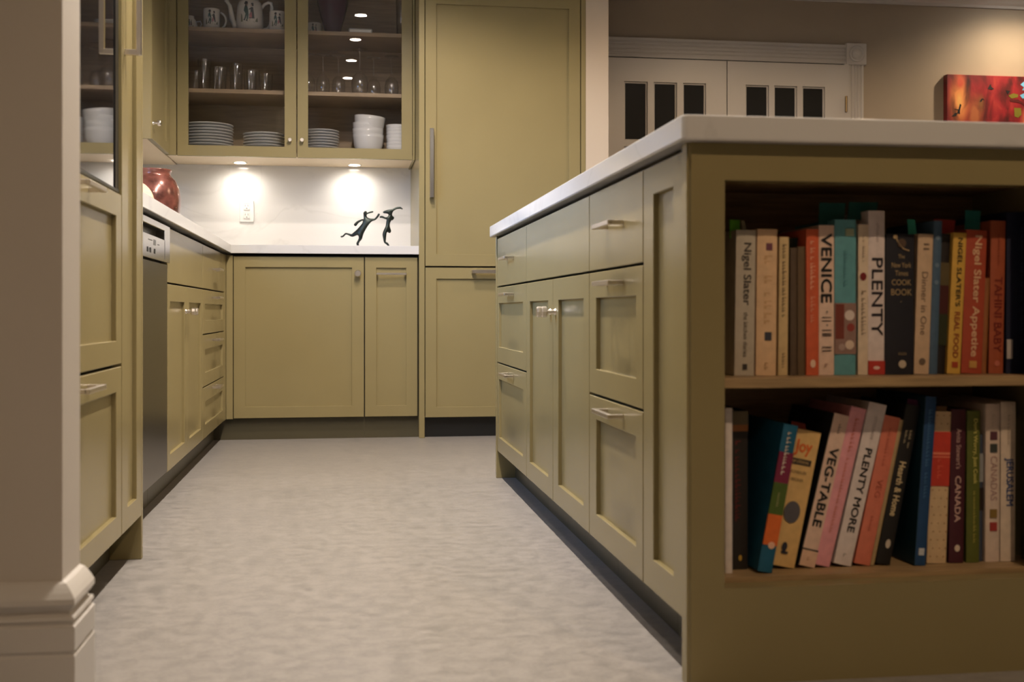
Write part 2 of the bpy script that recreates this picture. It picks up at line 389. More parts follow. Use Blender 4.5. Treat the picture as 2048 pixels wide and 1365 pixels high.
# oven
t = thing('wall_oven', 'black glass built-in oven in the tall cabinet, mirroring the crockery cupboard', 'oven', (-.80, 2.25, .864))
mk('body', bxm(-1.10, XT-.0145, 1.862, 2.648, .872, 1.468), BLACK, t)
bm = bmesh.new(); K = MAP(*KT)
add_box(bm, 1.858, 2.652, .004, .012, .8685, .8755, .001, K); add_box(bm, 1.858, 2.652, .004, .012, 1.40, 1.472, .001, K)
add_box(bm, 2.618, 2.652, .006, .012, .8755, 1.40, .0005, K); add_box(bm, 1.858, 1.880, .006, .012, .8755, 1.40, .0005, K)
mk('frame', bm, BLACK, t)
bm = bmesh.new(); add_box(bm, 1.880-2.249, 2.618-2.249, .0045, .009, .8765, 1.398, .001, K @ Matrix.Translation((2.249, 0, 0)) @ Matrix.Rotation(.0107, 4, 'Z')); mk('door_glass', bm, OVEN, t)   # the door hangs a few millimetres out of line
pull(t, KT, 2.25, 1.425, .55, .05, s=.014)
# narrow pull-out and its side panel
t = thing('pullout_cabinet', 'narrow tall sage green pull-out with a long upright bar handle beside the oven', 'cabinet', (-.82, 2.785, 0))
carcass(t, XL+.004, XT-.021, 2.6575, 2.909, .1, 2.44)
d = front('door', t, KT, 2.657, 2.910, .105, 2.43, (2.728, 2.843, .159, 2.37)); pull(d, KT, 2.693, 1.385, .40, .037, True, s=.012)
mk('side_panel', bxm(XL+.004, XT, 2.9105, 2.930, 0, 2.445, .0012), PAINT, t)

# ------------------------------------------------------------------ left base run
t = thing('dishwasher', 'stainless steel dishwasher under the worktop left of the sink cabinet', 'dishwasher', (-.85, 3.4, 0))
mk('body', bxm(XL+.03, XBs-.022, 3.112, 3.71, .1, .87), BLACK, t)
bm = bmesh.new(); add_box(bm, 3.112, 3.7125, 0, .02, .105, .7515, .0015, MAP(*KB)); mk('door_panel', bm, STEELD, t)
KD = ('left', XBs+.008)
cp = front('control_panel', t, KD, 3.11, 3.7145, .7545, .872, (3.17, 3.605, .823, .8505), STEEL, .028, panel=None)
bm = bmesh.new(); M = MAP(*KD)
add_box(bm, 3.165, 3.612, .026, .03, .815, .858, 0, M); add_box(bm, 3.17, 3.605, .004, .028, .8215, .8235, 0, M); add_box(bm, 3.17, 3.605, .004, .028, .850, .852, 0, M)
mk('handle_recess', bm, BLACK, cp)
for u in (3.30, 3.345, 3.42):
    bm = bmesh.new(); add_box(bm, u-.008, u+.008, -.0015, .001, .772, .786, .0005, M); mk('button', bm, BLACK, cp)
bm = bmesh.new(); add_box(bm, 3.40, 3.44, -.0006, .001, .796, .812, 0, M); mk('display', bm, mat('display_grey', (.09, .09, .09), .3), cp)
bm = bmesh.new()
for i in range(7): add_box(bm, 3.31+i*.010, 3.317+i*.010, -.0005, .001, .806, .809, 0, M)
mk('lettering', bm, mat('display_grey', (.09, .09, .09), .3), cp); bm = bmesh.new()
for i in range(4): add_box(bm, 3.47+i*.009, 3.476+i*.009, -.0005, .001, .800, .8025, 0, M)
mk('lettering', bm, mat('display_grey', (.09, .09, .09), .3), cp)
bm = bmesh.new(); add_box(bm, 3.6075, 3.609, -.0005, .001, .764, .822, 0, M); mk('seam', bm, BLACK, cp)
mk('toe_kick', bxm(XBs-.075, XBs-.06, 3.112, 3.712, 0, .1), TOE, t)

t = thing('sink_cabinet', 'sage green base cabinet with two tall doors next to the dishwasher', 'cabinet', (-.85, 4.17, 0))
carcass(t, XL+.004, XBs-.021, 3.7155, 4.628, .1, .872)
front('false_drawer', t, KB, 3.7155, 4.628, .6955, .872)
d = front('door', t, KB, 3.7155, 4.171, .1, .6945, (3.772, 4.112, .152, .6375)); knob(d, KB, 4.136, .606)
d = front('door', t, KB, 4.171, 4.628, .1, .6945, (4.232, 4.573, .152, .6375)); knob(d, KB, 4.206, .606)
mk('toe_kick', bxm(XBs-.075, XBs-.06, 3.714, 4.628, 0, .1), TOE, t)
t = thing('drawer_cabinet', 'sage green base cabinet of four stacked drawers in the left corner', 'cabinet', (-.85, 5.03, 0))
carcass(t, XL+.004, XBs-.021, 4.629, 5.44, .1, .872)
d = front('drawer', t, KB, 4.629, 5.443, .6955, .872); pull(d, KB, 5.035, .784)
for z0, z1, r0, r1, hz in ((.515, .6945, .571, .6365, .664), (.3065, .515, .362, .455, .486), (.1, .3065, .156, .246, .286)):
    d = front('drawer', t, KB, 4.629, 5.443, z0, z1, (4.706, 5.384, r0, r1)); pull(d, KB, 5.035, hz)
mk('corner_filler', bxm(XBs-.03, XBs, 5.4445, 5.5295, .1, .872, .001), PAINT, t)
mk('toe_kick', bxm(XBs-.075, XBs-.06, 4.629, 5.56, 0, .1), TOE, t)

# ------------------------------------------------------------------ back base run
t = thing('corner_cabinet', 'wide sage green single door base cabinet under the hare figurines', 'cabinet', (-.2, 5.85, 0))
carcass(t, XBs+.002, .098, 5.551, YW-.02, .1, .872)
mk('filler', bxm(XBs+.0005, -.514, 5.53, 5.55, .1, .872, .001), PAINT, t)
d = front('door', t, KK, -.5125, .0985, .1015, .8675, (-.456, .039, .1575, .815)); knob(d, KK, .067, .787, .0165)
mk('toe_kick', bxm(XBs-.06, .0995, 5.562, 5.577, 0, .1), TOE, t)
t = thing('bin_cabinet', 'narrow sage green base cabinet with a bar handle next to the fridge', 'cabinet', (.225, 5.85, 0))
carcass(t, .1, .3555, 5.551, YW-.02, .1, .872)
d = front('door', t, KK, .0995, .353, .1015, .8675, (.156, .297, .1575, .815)); pull(d, KK, .2265, .786, .142, .030)
mk('toe_kick', bxm(.1, .357, 5.562, 5.577, 0, .1), TOE, t)

# worktop of the left and back runs, one L
o = mk('worktop', prism([(XL+.0135, 2.9315), (-.52, 2.9315), (-.52, 5.508), (.3565, 5.508), (.3565, YW-.0145), (XL+.0135, YW-.0145)], .8795, .92, .002), QZ)
tag(o, 'white quartz L-shaped worktop along the left and back cabinets', 'worktop')

# ------------------------------------------------------------------ fridge
KF = ('back', 5.512)
t = thing('refrigerator', 'tall built-in refrigerator behind sage green panels with upright bar handle', 'refrigerator', (.766, 5.85, 0))
carcass(t, .390, 1.145, 5.534, YW-.02, .1, 2.14)
d = front('door', t, KF, .386, 1.147, .8225, 2.14, (.442, 1.089, .882, 2.084)); pull(d, KF, .4165, 1.3155, .33, .042, True, s=.019, m=STEEL)
d = front('freezer_drawer', t, KF, .386, 1.147, .096, .8195, (.442, 1.089, .148, .763)); pull(d, KF, .767, .798, .315, .042, s=.017)
mk('side_panel', bxm(.3575, .3845, 5.508, YW-.001, 0, 2.445, .0012), PAINT, t)
mk('side_panel', bxm(1.1485, 1.1715, 5.508, YW-.001, 0, 2.445, .0012), PAINT, t)
front('filler_panel', t, KF, .386, 1.147, 2.143, 2.445)
mk('vent_grille', bxm(.386, 1.147, 5.560, 5.57, 0, .095), BLACK, t)

# ------------------------------------------------------------------ wall cabinets
t = thing('wall_cabinet', 'plain sage green wall cabinet in the left corner above the red vase', 'cabinet', (-1.0, 5.5, 1.37))
KU = ('left', -.84)
carcass(t, XL+.002, -.861, 5.272, 5.79, 1.378, 2.44)
mk('side_panel', bxm(XL+.002, -.842, 5.262, 5.2715, 1.371, 2.44, .001), PAINT, t)
mk('bottom_panel', bxm(XL+.002, -.862, 5.272, 6.19, 1.372, 1.3775), CREAMY, t)
d = front('door', t, KU, 5.272, 5.789, 1.371, 2.42, (5.328, 5.70, 1.425, 2.365)); knob(d, KU, 5.303, 1.447)
mk('corner_filler', bxm(-.86, -.8085, 5.7905, 5.81, 1.371, 2.44, .001), PAINT, t)

KG = ('back', 5.80)
t = thing('glass_cabinet', 'sage green wall cupboard with two glass doors full of white crockery', 'cabinet', (-.23, 5.99, 1.37))
x0, x1 = -.838, .3555
mk('side_panel', bxm(x0, x0+.018, 5.822, YW-.002, 1.377, 2.44), MAPLE, t)
mk('side_panel', bxm(x1-.010, x1-.0005, 5.80, YW-.002, 1.369, 2.44, .001), PAINT, t)
mk('back_panel', bxm(x0+.018, x1-.01, YW-.012, YW-.002, 1.396, 2.42), MAPLE, t)
mk('bottom_panel', bxm(x0-.02, x1-.01, 5.822, YW-.0005, 1.376, 1.3955), CREAMY, t)
mk('top_panel', bxm(x0, x1-.01, 5.822, YW-.002, 2.42, 2.44), MAPLE, t)
SH1, SH2, CF = 2.014, 1.709, 1.396
for z in (SH1, SH2): mk('shelf', bxm(x0+.019, x1-.011, 5.842, YW-.013, z-.02, z, .001), MAPLE, t)
for nm, a, b, r, ku in (('door', -.807, -.2295, (-.752, -.289, 1.423, 2.36), -.262), ('door', -.2285, .345, (-.174, .289, 1.423, 2.36), -.203)):
    d = front(nm, t, KG, a, b, 1.3685, 2.42, r, panel=None)
    bm = bmesh.new(); tl = .0192 if a > -.5 else .0                                            # the right pane sits a hair out of square in its rebate
    add_box(bm, r[0]-.004-(r[0]+r[1])/2, r[1]+.004-(r[0]+r[1])/2, -.002, .002, r[2]-.004, r[3]+.004, 0, Matrix.Translation(((r[0]+r[1])/2, 5.81, 0)) @ Matrix.Rotation(tl, 4, 'Z'))
    mk('glass_pane', bm, PANE, d); knob(d, KG, ku, 1.4555, .010, .026, False)

def puck(x, y, lab):
    t = thing('cabinet_light', lab, 'light', (x, y, 1.3755), 'round lights under the glass cupboard')
    mk('trim_ring', lathe([(.033, 0), (.036, -.0005), (.036, -.0022), (.029, -.0030), (.029, -.0005)], 28), mat('satin_white', (.7, .68, .64), .4), t, True, local=True)
    mk('lens', lathe([(0, -.0028), (.0285, -.0022), (.0285, -.0008), (0, -.0008)], 28), PUCKL, t, local=True)
    l = lamp('cabinet_light_bulb', 'SPOT', (0, 0, -.008), 6.5, (1, .91, .80), .02, 172, 1); l.parent = t
puck(-.528, 6.075, 'left one of two round lights under the glass cupboard, above the socket')
puck(.057, 6.085, 'right one of two round lights under the glass cupboard, above the figurines')

# socket
t = thing('wall_socket', 'white double power socket on the pale stone splashback', 'socket', (-.503, YW-.015, 1.077))
mk('cover_plate', bxm(-.5395, -.4665, YW-.020, YW-.0145, 1.077, 1.19, .002), mat('socket_white', (.74, .72, .69), .3), t)
for z in (1.111, 1.157):
    f = mk('receptacle', bxm(-.519, -.487, YW-.0225, YW-.0195, z-.017, z+.017, .003), mat('socket_white', (.74, .72, .69), .3), t)
    bm = bmesh.new()
    for x in (-.5105, -.4965): add_box(bm, x-.0012, x+.0012, YW-.0229, YW-.0222, z+.0, z+.011)
    add_box(bm, -.506, -.500, YW-.0229, YW-.0222, z-.011, z-.006); mk('slots', bm, mat('slot_grey', (.16, .14, .12), .5), f)

# ------------------------------------------------------------------ island
XI = .553; KI = ('isl', XI); IB, IR = .0975, 1.24
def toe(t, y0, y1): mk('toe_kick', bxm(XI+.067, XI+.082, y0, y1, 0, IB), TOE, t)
t = thing('island_drawer_cabinet', 'island drawer unit at the far end, three drawers with bar handles', 'cabinet', (.9, 3.8, 0))
carcass(t, XI+.021, IR, 3.4705, 4.144, IB, .8715)
d = front('drawer', t, KI, 3.4705, 4.1445, .6955, .872); pull(d, KI, 3.805, .784)
d = front('drawer', t, KI, 3.4705, 4.1445, .421, .6945, (3.542, 4.103, .4785, .6355)); pull(d, KI, 3.805, .663)
d = front('drawer', t, KI, 3.4705, 4.1445, IB, .4205, (3.540, 4.101, .1535, .362)); pull(d, KI, 3.805, .393)
mk('end_panel', bxm(XI-.003, IR, 4.145, 4.166, 0, .8785, .0012), PAINT, t); toe(t, 3.4705, 4.1445)
t = thing('island_door_cabinet', 'middle island unit with a pair of tall doors and two square knobs', 'cabinet', (.9, 3.02, 0))
carcass(t, XI+.021, IR, 2.562, 3.4695, IB, .8715)
front('false_drawer', t, KI, 2.5615, 3.4695, .6955, .872)
d = front('door', t, KI, 3.0205, 3.4695, IB, .6945, (3.095, 3.408, .1535, .6355)); knob(d, KI, 3.058, .605, .0145, .038)
d = front('door', t, KI, 2.5615, 3.0195, IB, .6945, (2.627, 2.946, .1535, .6355)); knob(d, KI, 2.984, .605, .0145, .038)
toe(t, 2.5615, 3.4695)
t = thing('island_drawer_cabinet', 'island drawer unit nearest the cookbooks, three drawers with bar handles', 'cabinet', (.9, 2.32, 0))
carcass(t, XI+.021, IR, 2.0885, 2.5605, IB, .8715)
d = front('drawer', t, KI, 2.0875, 2.5605, .6955, .872); pull(d, KI, 2.313, .784)
d = front('drawer', t, KI, 2.0875, 2.5605, .4205, .6945, (2.141, 2.492, .478, .6355)); pull(d, KI, 2.313, .664)
d = front('drawer', t, KI, 2.0875, 2.5605, IB, .4195, (2.141, 2.490, .157, .366)); pull(d, KI, 2.313, .3955)
toe(t, 2.0885, 2.5605)
# bookcase in the island end
t = thing('island_bookcase', 'open two-shelf bookcase in the end of the island full of cookbooks', 'bookcase', (.9, 1.93, 0))
YE = 1.795
front('side_panel', t, KI, 1.8315, 2.0865, IB, .872, (1.889, 2.016, .1575, .817))
bm = bmesh.new()                                            # face frame, full height end board with the opening
OX0, OX1, OZ0, OZ1 = .611, 1.165, .156, .8185
for a in ((XI-.004, OX0, 0, .8785), (OX1, IR, 0, .8785), (OX0, OX1, 0, OZ0), (OX0, OX1, OZ1, .8785)): add_box(bm, a[0], a[1], YE-.002, YE+.036, a[2], a[3])
bmesh.ops.remove_doubles(bm, verts=bm.verts[:], dist=1e-5)
seen = {}
for f in bm.faces[:]: seen.setdefault(tuple(sorted((round(v.co.x,4), round(v.co.y,4), round(v.co.z,4)) for v in f.verts)), []).append(f)
bmesh.ops.delete(bm, geom=[f for v in seen.values() if len(v) > 1 for f in v], context='FACES')
es = [e for e in bm.edges if abs(e.verts[0].co.x-(XI-.004)) < 1e-5 and abs(e.verts[1].co.x-(XI-.004)) < 1e-5 and abs(e.verts[0].co.z-e.verts[1].co.z) > .5]
bmesh.ops.bevel(bm, geom=es, offset=.006, segments=3, affect='EDGES')
mk('face_frame', bm, PAINT, t)
mk('back_panel', bxm(XI+.022, IR, 2.076, 2.0865, IB, .8715), SHELFW, t)
mk('inner_side', bxm(XI+.022, OX0-.006, YE+.037, 2.0755, IB, .8715), PAINT, t)
mk('inner_side', bxm(1.206, IR, YE+.037, 2.0755, IB, .8715), PAINT, t)
mk('top_panel', bxm(OX0-.0055, 1.2055, YE+.037, 2.0755, OZ1+.01, .8715), SHELFW, t)
mk('shelf', bxm(OX0-.0055, 1.2055, YE+.012 if False else YE+.037, 2.0755, .479, .4955, .0008), SHELFW, t)
mk('shelf_lip', bxm(OX0+.0005, OX1-.0005, YE+.012, YE+.0365, .4795, .4958, .001), SHELFW, t)
mk('bottom_shelf', bxm(OX0-.0055, 1.2055, YE+.037, 2.0755, OZ0-.01, .1645), SHELFW, t)
mk('toe_kick', bxm(XI+.067, XI+.082, YE+.037, 2.0875, 0, IB), TOE, t)
def rrect(x0, x1, y0, y1, r, n=5):
    P = []
    for cx, cy, a0 in ((x0+r, y0+r, 180), (x1-r, y0+r, 270), (x1-r, y1-r, 0), (x0+r, y1-r, 90)):
        for k in range(n+1):
            a = R(a0+90*k/n); P.append((cx+r*math.cos(a), cy+r*math.sin(a)))
    return P
o = mk('island_worktop', prism(rrect(.533, 1.62, 1.770, 4.212, .010), .879, .92, .0035), QZ)
tag(o, 'thick white quartz worktop on the kitchen island', 'worktop')
# ------------------------------------------------------------------ books
LAY = {}
def layer(t):
    LAY[t.name] = LAY.get(t.name, 0)+1; return -.0005-.00016*LAY[t.name]
def text_bm(s):
    cu = bpy.data.curves.new('txt', 'FONT'); cu.body = s; cu.align_x = 'LEFT'; cu.resolution_u = 3
    ob = bpy.data.objects.new('txt', cu); C.objects.link(ob)
    dg = bpy.context.evaluated_depsgraph_get(); me = bpy.data.meshes.new_from_object(ob.evaluated_get(dg))
    bm = bmesh.new(); bm.from_mesh(me); bpy.data.objects.remove(ob); bpy.data.curves.remove(cu); bpy.data.meshes.remove(me)
    return bm
def lettering(root, s, x, zt, zb, cap, col, y=None, horiz=False, name='title', weight=0):
    """text running down the spine from height zt to zb centred at x (or across it when horiz), cap = letter height"""
    bm = text_bm(s); y = layer(root)
    xs = [v.co.x for v in bm.verts]; ys = [v.co.y for v in bm.verts]; a, b, c, d = min(xs), max(xs), min(ys), max(ys)
    cy = (c+d)/2
    if horiz:
        sc = (zb)/(b-a); sy = cap/(d-c)                     # zb = width here
        M = Matrix.Translation((x, y, zt)) @ Matrix(((sc,0,0,0),(0,0,-1,0),(0,sy,0,0),(0,0,0,1))) @ Matrix.Translation((-(a+b)/2, -cy, 0))
    else:
        sc = (zt-zb)/(b-a); sy = cap/(d-c)
        M = Matrix.Translation((x, y, zt)) @ Matrix(((0,sy,0,0),(0,0,-1,0),(-sc,0,0,0),(0,0,0,1))) @ Matrix.Translation((-a, -cy, 0))
    bmesh.ops.transform(bm, matrix=M, verts=bm.verts[:])
    if weight:                                              # heavier strokes: the same outline again, shifted by the stroke gain
        g = bm.faces[:]
        for q, (dx, dz) in enumerate(((weight, 0), (-weight, 0), (0, weight), (0, -weight))):
            r = bmesh.ops.duplicate(bm, geom=g)
            bmesh.ops.translate(bm, vec=(dx, -.00003*(q+1), dz), verts=[e for e in r['geom'] if isinstance(e, bmesh.types.BMVert)])
    me = bpy.data.meshes.new(name); bm.to_mesh(me); bm.free(); me.materials.append(col)
    o = bpy.data.objects.new(name, me); C.objects.link(o); o.parent = root; return o
def marks(root, x, zt, zb, cap, col, n=14, name='small_print'):
    """lettering too soft to read in the photo: short strokes"""
    bm = bmesh.new(); z = zt; y = layer(root)
    while z > zb+.001:
        l = random.uniform(.35, .8)*cap
        if random.random() < .15: z -= l*.8; continue
        h = cap*random.choice((.7, .7, 1)); add_box(bm, x-cap/2, x-cap/2+h*.35, y, y+.0001, z-l, z-l*.3)
        add_box(bm, x-cap/2, x-cap/2+h, y, y+.0001, z-l*.3, z); z -= l*1.35
    return mk(name, bm, col, root, local=True)
BK = []
def book(xr, w, h, ang, col, lab, z, dep=.178, y=1.878, group=None, pages=(205, 190, 160), yaw=0):
    """root at the bottom right corner of the spine; the book leans by ang degrees to the right"""
    t = thing('book', lab, 'book', (xr, y, z), group)
    t.rotation_euler = (0, R(ang), R(yaw)); ORG[t.name] = Vector((0, 0, 0))
    bd = .0022 if w > .012 else .0012
    bm = bmesh.new(); n = 6; pts = []                       # spine is gently rounded
    for i in range(n+1):
        u = i/n; pts.append((-w+u*w, -.0+.0016*(2*u-1)**2))
    pts = [(-w, dep)] + [(-w, pts[0][1])] + pts[1:-1] + [(0, pts[-1][1]), (0, dep), (-bd, dep), (-bd, .006), (-w+bd, .006), (-w+bd, dep)]
    a = [bm.verts.new((p[0], p[1], 0)) for p in pts]; b = [bm.verts.new((p[0], p[1], h)) for p in pts]; k = len(pts)
    bm.faces.new(a); bm.faces.new(b)
    for i in range(k): bm.faces.new((a[i], a[(i+1) % k], b[(i+1) % k], b[i]))
    mk('cover', bm, col, t, local=True)
    mk('pages', bxm(-w+bd+.0002, -bd-.0002, .0065, dep-.005, .003, h-.004), solid(*pages), t, local=True)
    BK.append(t); return t
def patch(t, w, z0, z1, col, x0=None, x1=None, name='band'):
    y = layer(t); bm = bmesh.new(); add_box(bm, -w if x0 is None else x0, 0 if x1 is None else x1, y, .003, z0, z1); return mk(name, bm, col, t, local=True)
def disc(t, x, z, r, col, name='emblem', rz=None):
    bm = bmesh.new(); rz = rz or r; y = layer(t)
    bm.faces.new([bm.verts.new((x+r*math.cos(2*math.pi*i/20), y, z+rz*math.sin(2*math.pi*i/20))) for i in range(20)])
    return mk(name, bm, col, t, local=True)
def marker(t, x0, x1, z0, z1, col, lean=0, y=.03):
    bm = bmesh.new(); v = [(x0, y, z0), (x1, y, z0), (x1+lean, y+.004, z1), (x0+lean*.6, y+.004, z1)]
    a = [bm.verts.new(p) for p in v]; b = [bm.verts.new((p[0], p[1]+.0012, p[2])) for p in v]
    bm.faces.new(a); bm.faces.new(b)
    for i in range(4): bm.faces.new((a[i], a[(i+1) % 4], b[(i+1) % 4], b[i]))
    return mk('page_marker', bm, col, t, local=True)
BLK, TEALM = solid(26, 24, 26), solid(40, 130, 125)
ZU, ZL_ = .496, .165
GU, GL = 'cookbooks on the upper shelf of the island', 'cookbooks on the lower shelf of the island'
def bu(*a, **k): return book(*a[:6], ZU, group=GU, **k)
def bl(*a, **k): return book(*a[:6], ZL_, group=GL, **k)
b = bu(.692, .0345, .248, .8, solid(190, 178, 160), 'pale grey cookbook reading Nigel Slater in dark serif letters, first on the upper shelf')
lettering(b, 'Nigel Slater', -.0165, .226, .120, .017, solid(70, 62, 58), weight=.0003); lettering(b, 'the kitchen diaries', -.0165, .108, .032, .008, solid(90, 80, 72)); patch(b, .0345, .010, .020, solid(60, 55, 52), -.021, -.013, 'publisher_mark')
marker(b, -.036, -.018, .235, .268, solid(110, 190, 40), .001); marker(b, -.016, -.008, .240, .266, solid(150, 140, 110), -.004, .02)
b = bu(.731, .0355, .250, .6, solid(228, 190, 150), 'warm cream cookbook with a small purple picture high on its spine')
marks(b, -.016, .205, .085, .014, solid(214, 172, 128)); patch(b, .03, .214, .226, solid(120, 70, 85), -.020, -.009, 'picture'); patch(b, .03, .060, .074, solid(60, 60, 72), -.021, -.009, 'picture'); marks(b, -.017, .022, .012, .008, solid(190, 150, 110))
b = bu(.752, .0165, .237, .6, solid(214, 186, 138), 'thin cream cookbook with brown lettering between a warm cream and two brown books')
marks(b, -.008, .224, .100, .007, solid(110, 90, 66)); marks(b, -.008, .038, .014, .005, solid(130, 105, 80))
b = bu(.771, .0120, .219, 0, solid(92, 74, 58), 'left of two short worn brown cookbooks on the upper shelf', y=1.883)
b = bu(.7855, .0135, .221, 0, solid(104, 82, 58), 'right of two short worn brown cookbooks, against the orange spine', y=1.882)
marker(b, -.022, -.004, .20, .238, solid(40, 50, 36), .004)
b = bu(.808, .0220, .251, 0, solid(214, 98, 62), 'orange cookbook directly left of the one titled VENICE')
marks(b, -.011, .235, .15, .009, solid(235, 170, 140)); marks(b, -.011, .135, .09, .008, solid(228, 150, 120)); disc(b, -.011, .020, .0048, solid(240, 205, 180), rz=.007)
b = bu(.836, .0275, .258, 0, solid(232, 200, 180), 'pale pink cookbook with VENICE in heavy black capitals')
lettering(b, 'VENICE', -.0145, .243, .125, .0185, solid(18, 16, 18), weight=.0007)
for q, (za, zb_) in enumerate(((.100, .0985), (.094, .0925), (.078, .0765), (.072, .0705), (.069, .0675), (.049, .0475), (.043, .0415))): patch(b, .03, zb_, za, solid(70, 58, 56), -.022, -.006, 'rule')
disc(b, -.014, .109, .0014, BLK, 'dot'); disc(b, -.014, .086, .0014, BLK, 'dot'); marks(b, -.014, .020, .014, .008, solid(190, 150, 130))
b = bu(.875, .0385, .268, .2, solid(98, 158, 166), 'wide teal cookbook with a food photograph low on the spine')
patch(b, .0385, .036, .124, solid(150, 118, 108), name='photograph'); patch(b, .0385, .062, .122, solid(122, 56, 44), -.0375, -.022, 'photograph'); disc(b, -.012, .103, .009, solid(222, 205, 196)); disc(b, -.010, .082, .007, solid(150, 60, 52)); disc(b, -.012, .052, .008, solid(224, 200, 180)); disc(b, -.026, .048, .006, solid(176, 150, 140))
patch(b, .0385, .24, .252, solid(170, 180, 150), -.020, -.005, 'splash'); marks(b, -.02, .215, .15, .006, solid(80, 136, 146)); marker(b, -.056, -.010, .255, .300, solid(26, 92, 92), .006)
b = bu(.8975, .0180, .260, .3, solid(226, 205, 180), 'thin cream cookbook with one dark red mark between teal and PLENTY')
disc(b, -.010, .170, .0058, solid(122, 28, 30), rz=.007); marks(b, -.009, .148, .066, .008, solid(150, 128, 104)); marks(b, -.009, .24, .196, .005, solid(170, 150, 126))
b = bu(.9275, .0295, .284, .2, solid(226, 210, 206), 'white cookbook titled PLENTY with a red foot, tallest on the upper shelf')
lettering(b, 'PLENTY', -.014, .202, .068, .0195, solid(34, 26, 34), weight=.00035); lettering(b, 'OTTOLENGHI', -.014, .262, .230, .004, solid(170, 155, 150)); patch(b, .0295, 0.0003, .024, solid(190, 58, 48), name='foot_band'); disc(b, -.015, .012, .006, solid(235, 200, 190), rz=.003)
marker(b, -.055, -.004, .27, .302, solid(26, 92, 92), .008)
b = bu(.9815, .0520, .244, .3, solid(30, 29, 38), 'thick black cookbook with gold New York Times lettering')
gold = solid(176, 150, 110)
for s, zz, ww, cp_ in (('The', .205, .012, .007), ('New York', .190, .036, .009), ('Times', .176, .024, .009), ('COOK', .160, .036, .010), ('BOOK', .143, .038, .011)): lettering(b, s, -.024, zz, ww, cp_, gold, horiz=True)
marks(b, -.024, .127, .124, .003, gold); bm = bmesh.new(); tube(bm, [(-.034, -.0006, .236), (-.028, -.0006, .226), (-.020, -.0006, .218), (-.010, -.0006, .215)], .0014, 6); mk('spoon_picture', bm, gold, b, local=True); disc(b, -.036, .239, .004, gold); disc(b, -.024, .228, .008, solid(86, 66, 50))
disc(b, -.022, .018, .007, solid(196, 180, 160)); lettering(b, 'ECCO', -.022, .036, .014, .004, gold, horiz=True)
b = bu(1.0100, .0275, .244, 2.0, solid(206, 176, 146), 'beige cookbook titled Dinner in One')
lettering(b, 'Dinner in One', -.014, .178, .068, .011, solid(120, 96, 80)); patch(b, .03, .225, .2275, solid(120, 100, 84), -.018, -.008, 'rule'); patch(b, .03, .217, .2195, solid(120, 100, 84), -.018, -.008, 'rule'); disc(b, -.014, .022, .006, solid(110, 92, 78)); marker(b, -.030, -.014, .235, .272, solid(70, 180, 160), -.004)
b = bu(1.0255, .0150, .268, 2.1, solid(74, 98, 122), 'slim slate blue cookbook leaning beside Dinner in One')
for zz in (.238, .19, .16): disc(b, -.008, zz, .004, solid(110, 130, 150))
b = bu(1.0440, .0180, .246, 2.6, solid(34, 26, 24), 'dark cookbook with dim olive, maroon and green bands left of the yellow spine', y=1.886)
patch(b, .018, .155, .195, solid(92, 78, 48)); patch(b, .018, .105, .155, solid(70, 24, 20)); patch(b, .018, .05, .105, solid(44, 48, 22))
b = bu(1.0685, .0245, .247, 2.9, solid(214, 168, 74), "yellow cookbook titled Nigel Slater's Real Food")
lettering(b, "NIGEL SLATER'S", -.0115, .238, .118, .0085, solid(44, 34, 24), weight=.0003); lettering(b, 'REAL FOOD', -.0115, .108, .028, .0095, solid(150, 72, 40), weight=.0003); patch(b, .02, .011, .021, solid(170, 66, 40), -.017, -.006, 'publisher_mark'); marker(b, -.048, -.010, .232, .272, solid(170, 56, 46), .006)
b = bu(1.1090, .0385, .252, 2.4, solid(172, 72, 48), 'rust red cookbook titled Nigel Slater Appetite in cream letters')
lettering(b, 'Nigel Slater Appetite', -.018, .242, .030, .0165, solid(222, 176, 138), weight=.0005); patch(b, .03, .010, .022, solid(200, 150, 80), -.025, -.011, 'publisher_mark'); marker(b, -.026, .002, .245, .290, solid(34, 118, 116), .004)
b = bu(1.1178, .0085, .168, 2.4, solid(150, 92, 50), 'short thin tan booklet squeezed between the two rust red cookbooks')
b = bu(1.1495, .0270, .269, 1.1, solid(166, 82, 52), 'terracotta cookbook titled TAHINI BABY in dark red letters')
lettering(b, 'TAHINI BABY', -.0125, .170, .038, .014, solid(122, 40, 30), weight=.0002); marks(b, -.0125, .245, .19, .004, solid(140, 60, 40)); disc(b, -.0125, .018, .005, solid(196, 110, 90))
b = bu(1.1925, .0370, .285, .3, solid(22, 26, 52), 'tall navy cookbook with a white tag at the right end of the upper shelf')
patch(b, .037, .026, .060, solid(190, 180, 176), -.0365, -.026, 'tag'); marks(b, -.008, .26, .05, .006, solid(60, 68, 100))

b = bl(.6475, .0120, .278, 0, solid(226, 214, 206), 'thin white book against the left side of the lower shelf', y=1.86)
b = bl(.6835, .0345, .271, 0, solid(36, 28, 22), 'dark brown cookbook with an orange band and dull red letters', y=1.885)
patch(b, .0345, .236, .247, solid(150, 92, 44)); patch(b, .0345, .247, .270, solid(96, 84, 60)); marks(b, -.018, .22, .085, .010, solid(96, 28, 22)); disc(b, -.014, .020, .003, solid(190, 150, 60), rz=.005)
b = bl(.713, .0251, .251, 10.7, solid(24, 92, 122), 'leaning cookbook striped teal, magenta, green and orange', y=1.850)
patch(b, .0251, .152, .204, solid(124, 34, 66)); patch(b, .0251, .098, .152, solid(76, 98, 34)); patch(b, .0251, .046, .098, solid(222, 108, 44)); disc(b, -.010, .046, .006, solid(240, 190, 160))
marks(b, -.0125, .238, .165, .008, solid(220, 206, 190)); marks(b, -.0125, .135, .11, .004, solid(170, 160, 110))
b = bl(.7640, .0494, .236, 11.9, solid(224, 184, 120), 'thick cream cookbook with orange Joy and a grey disc')
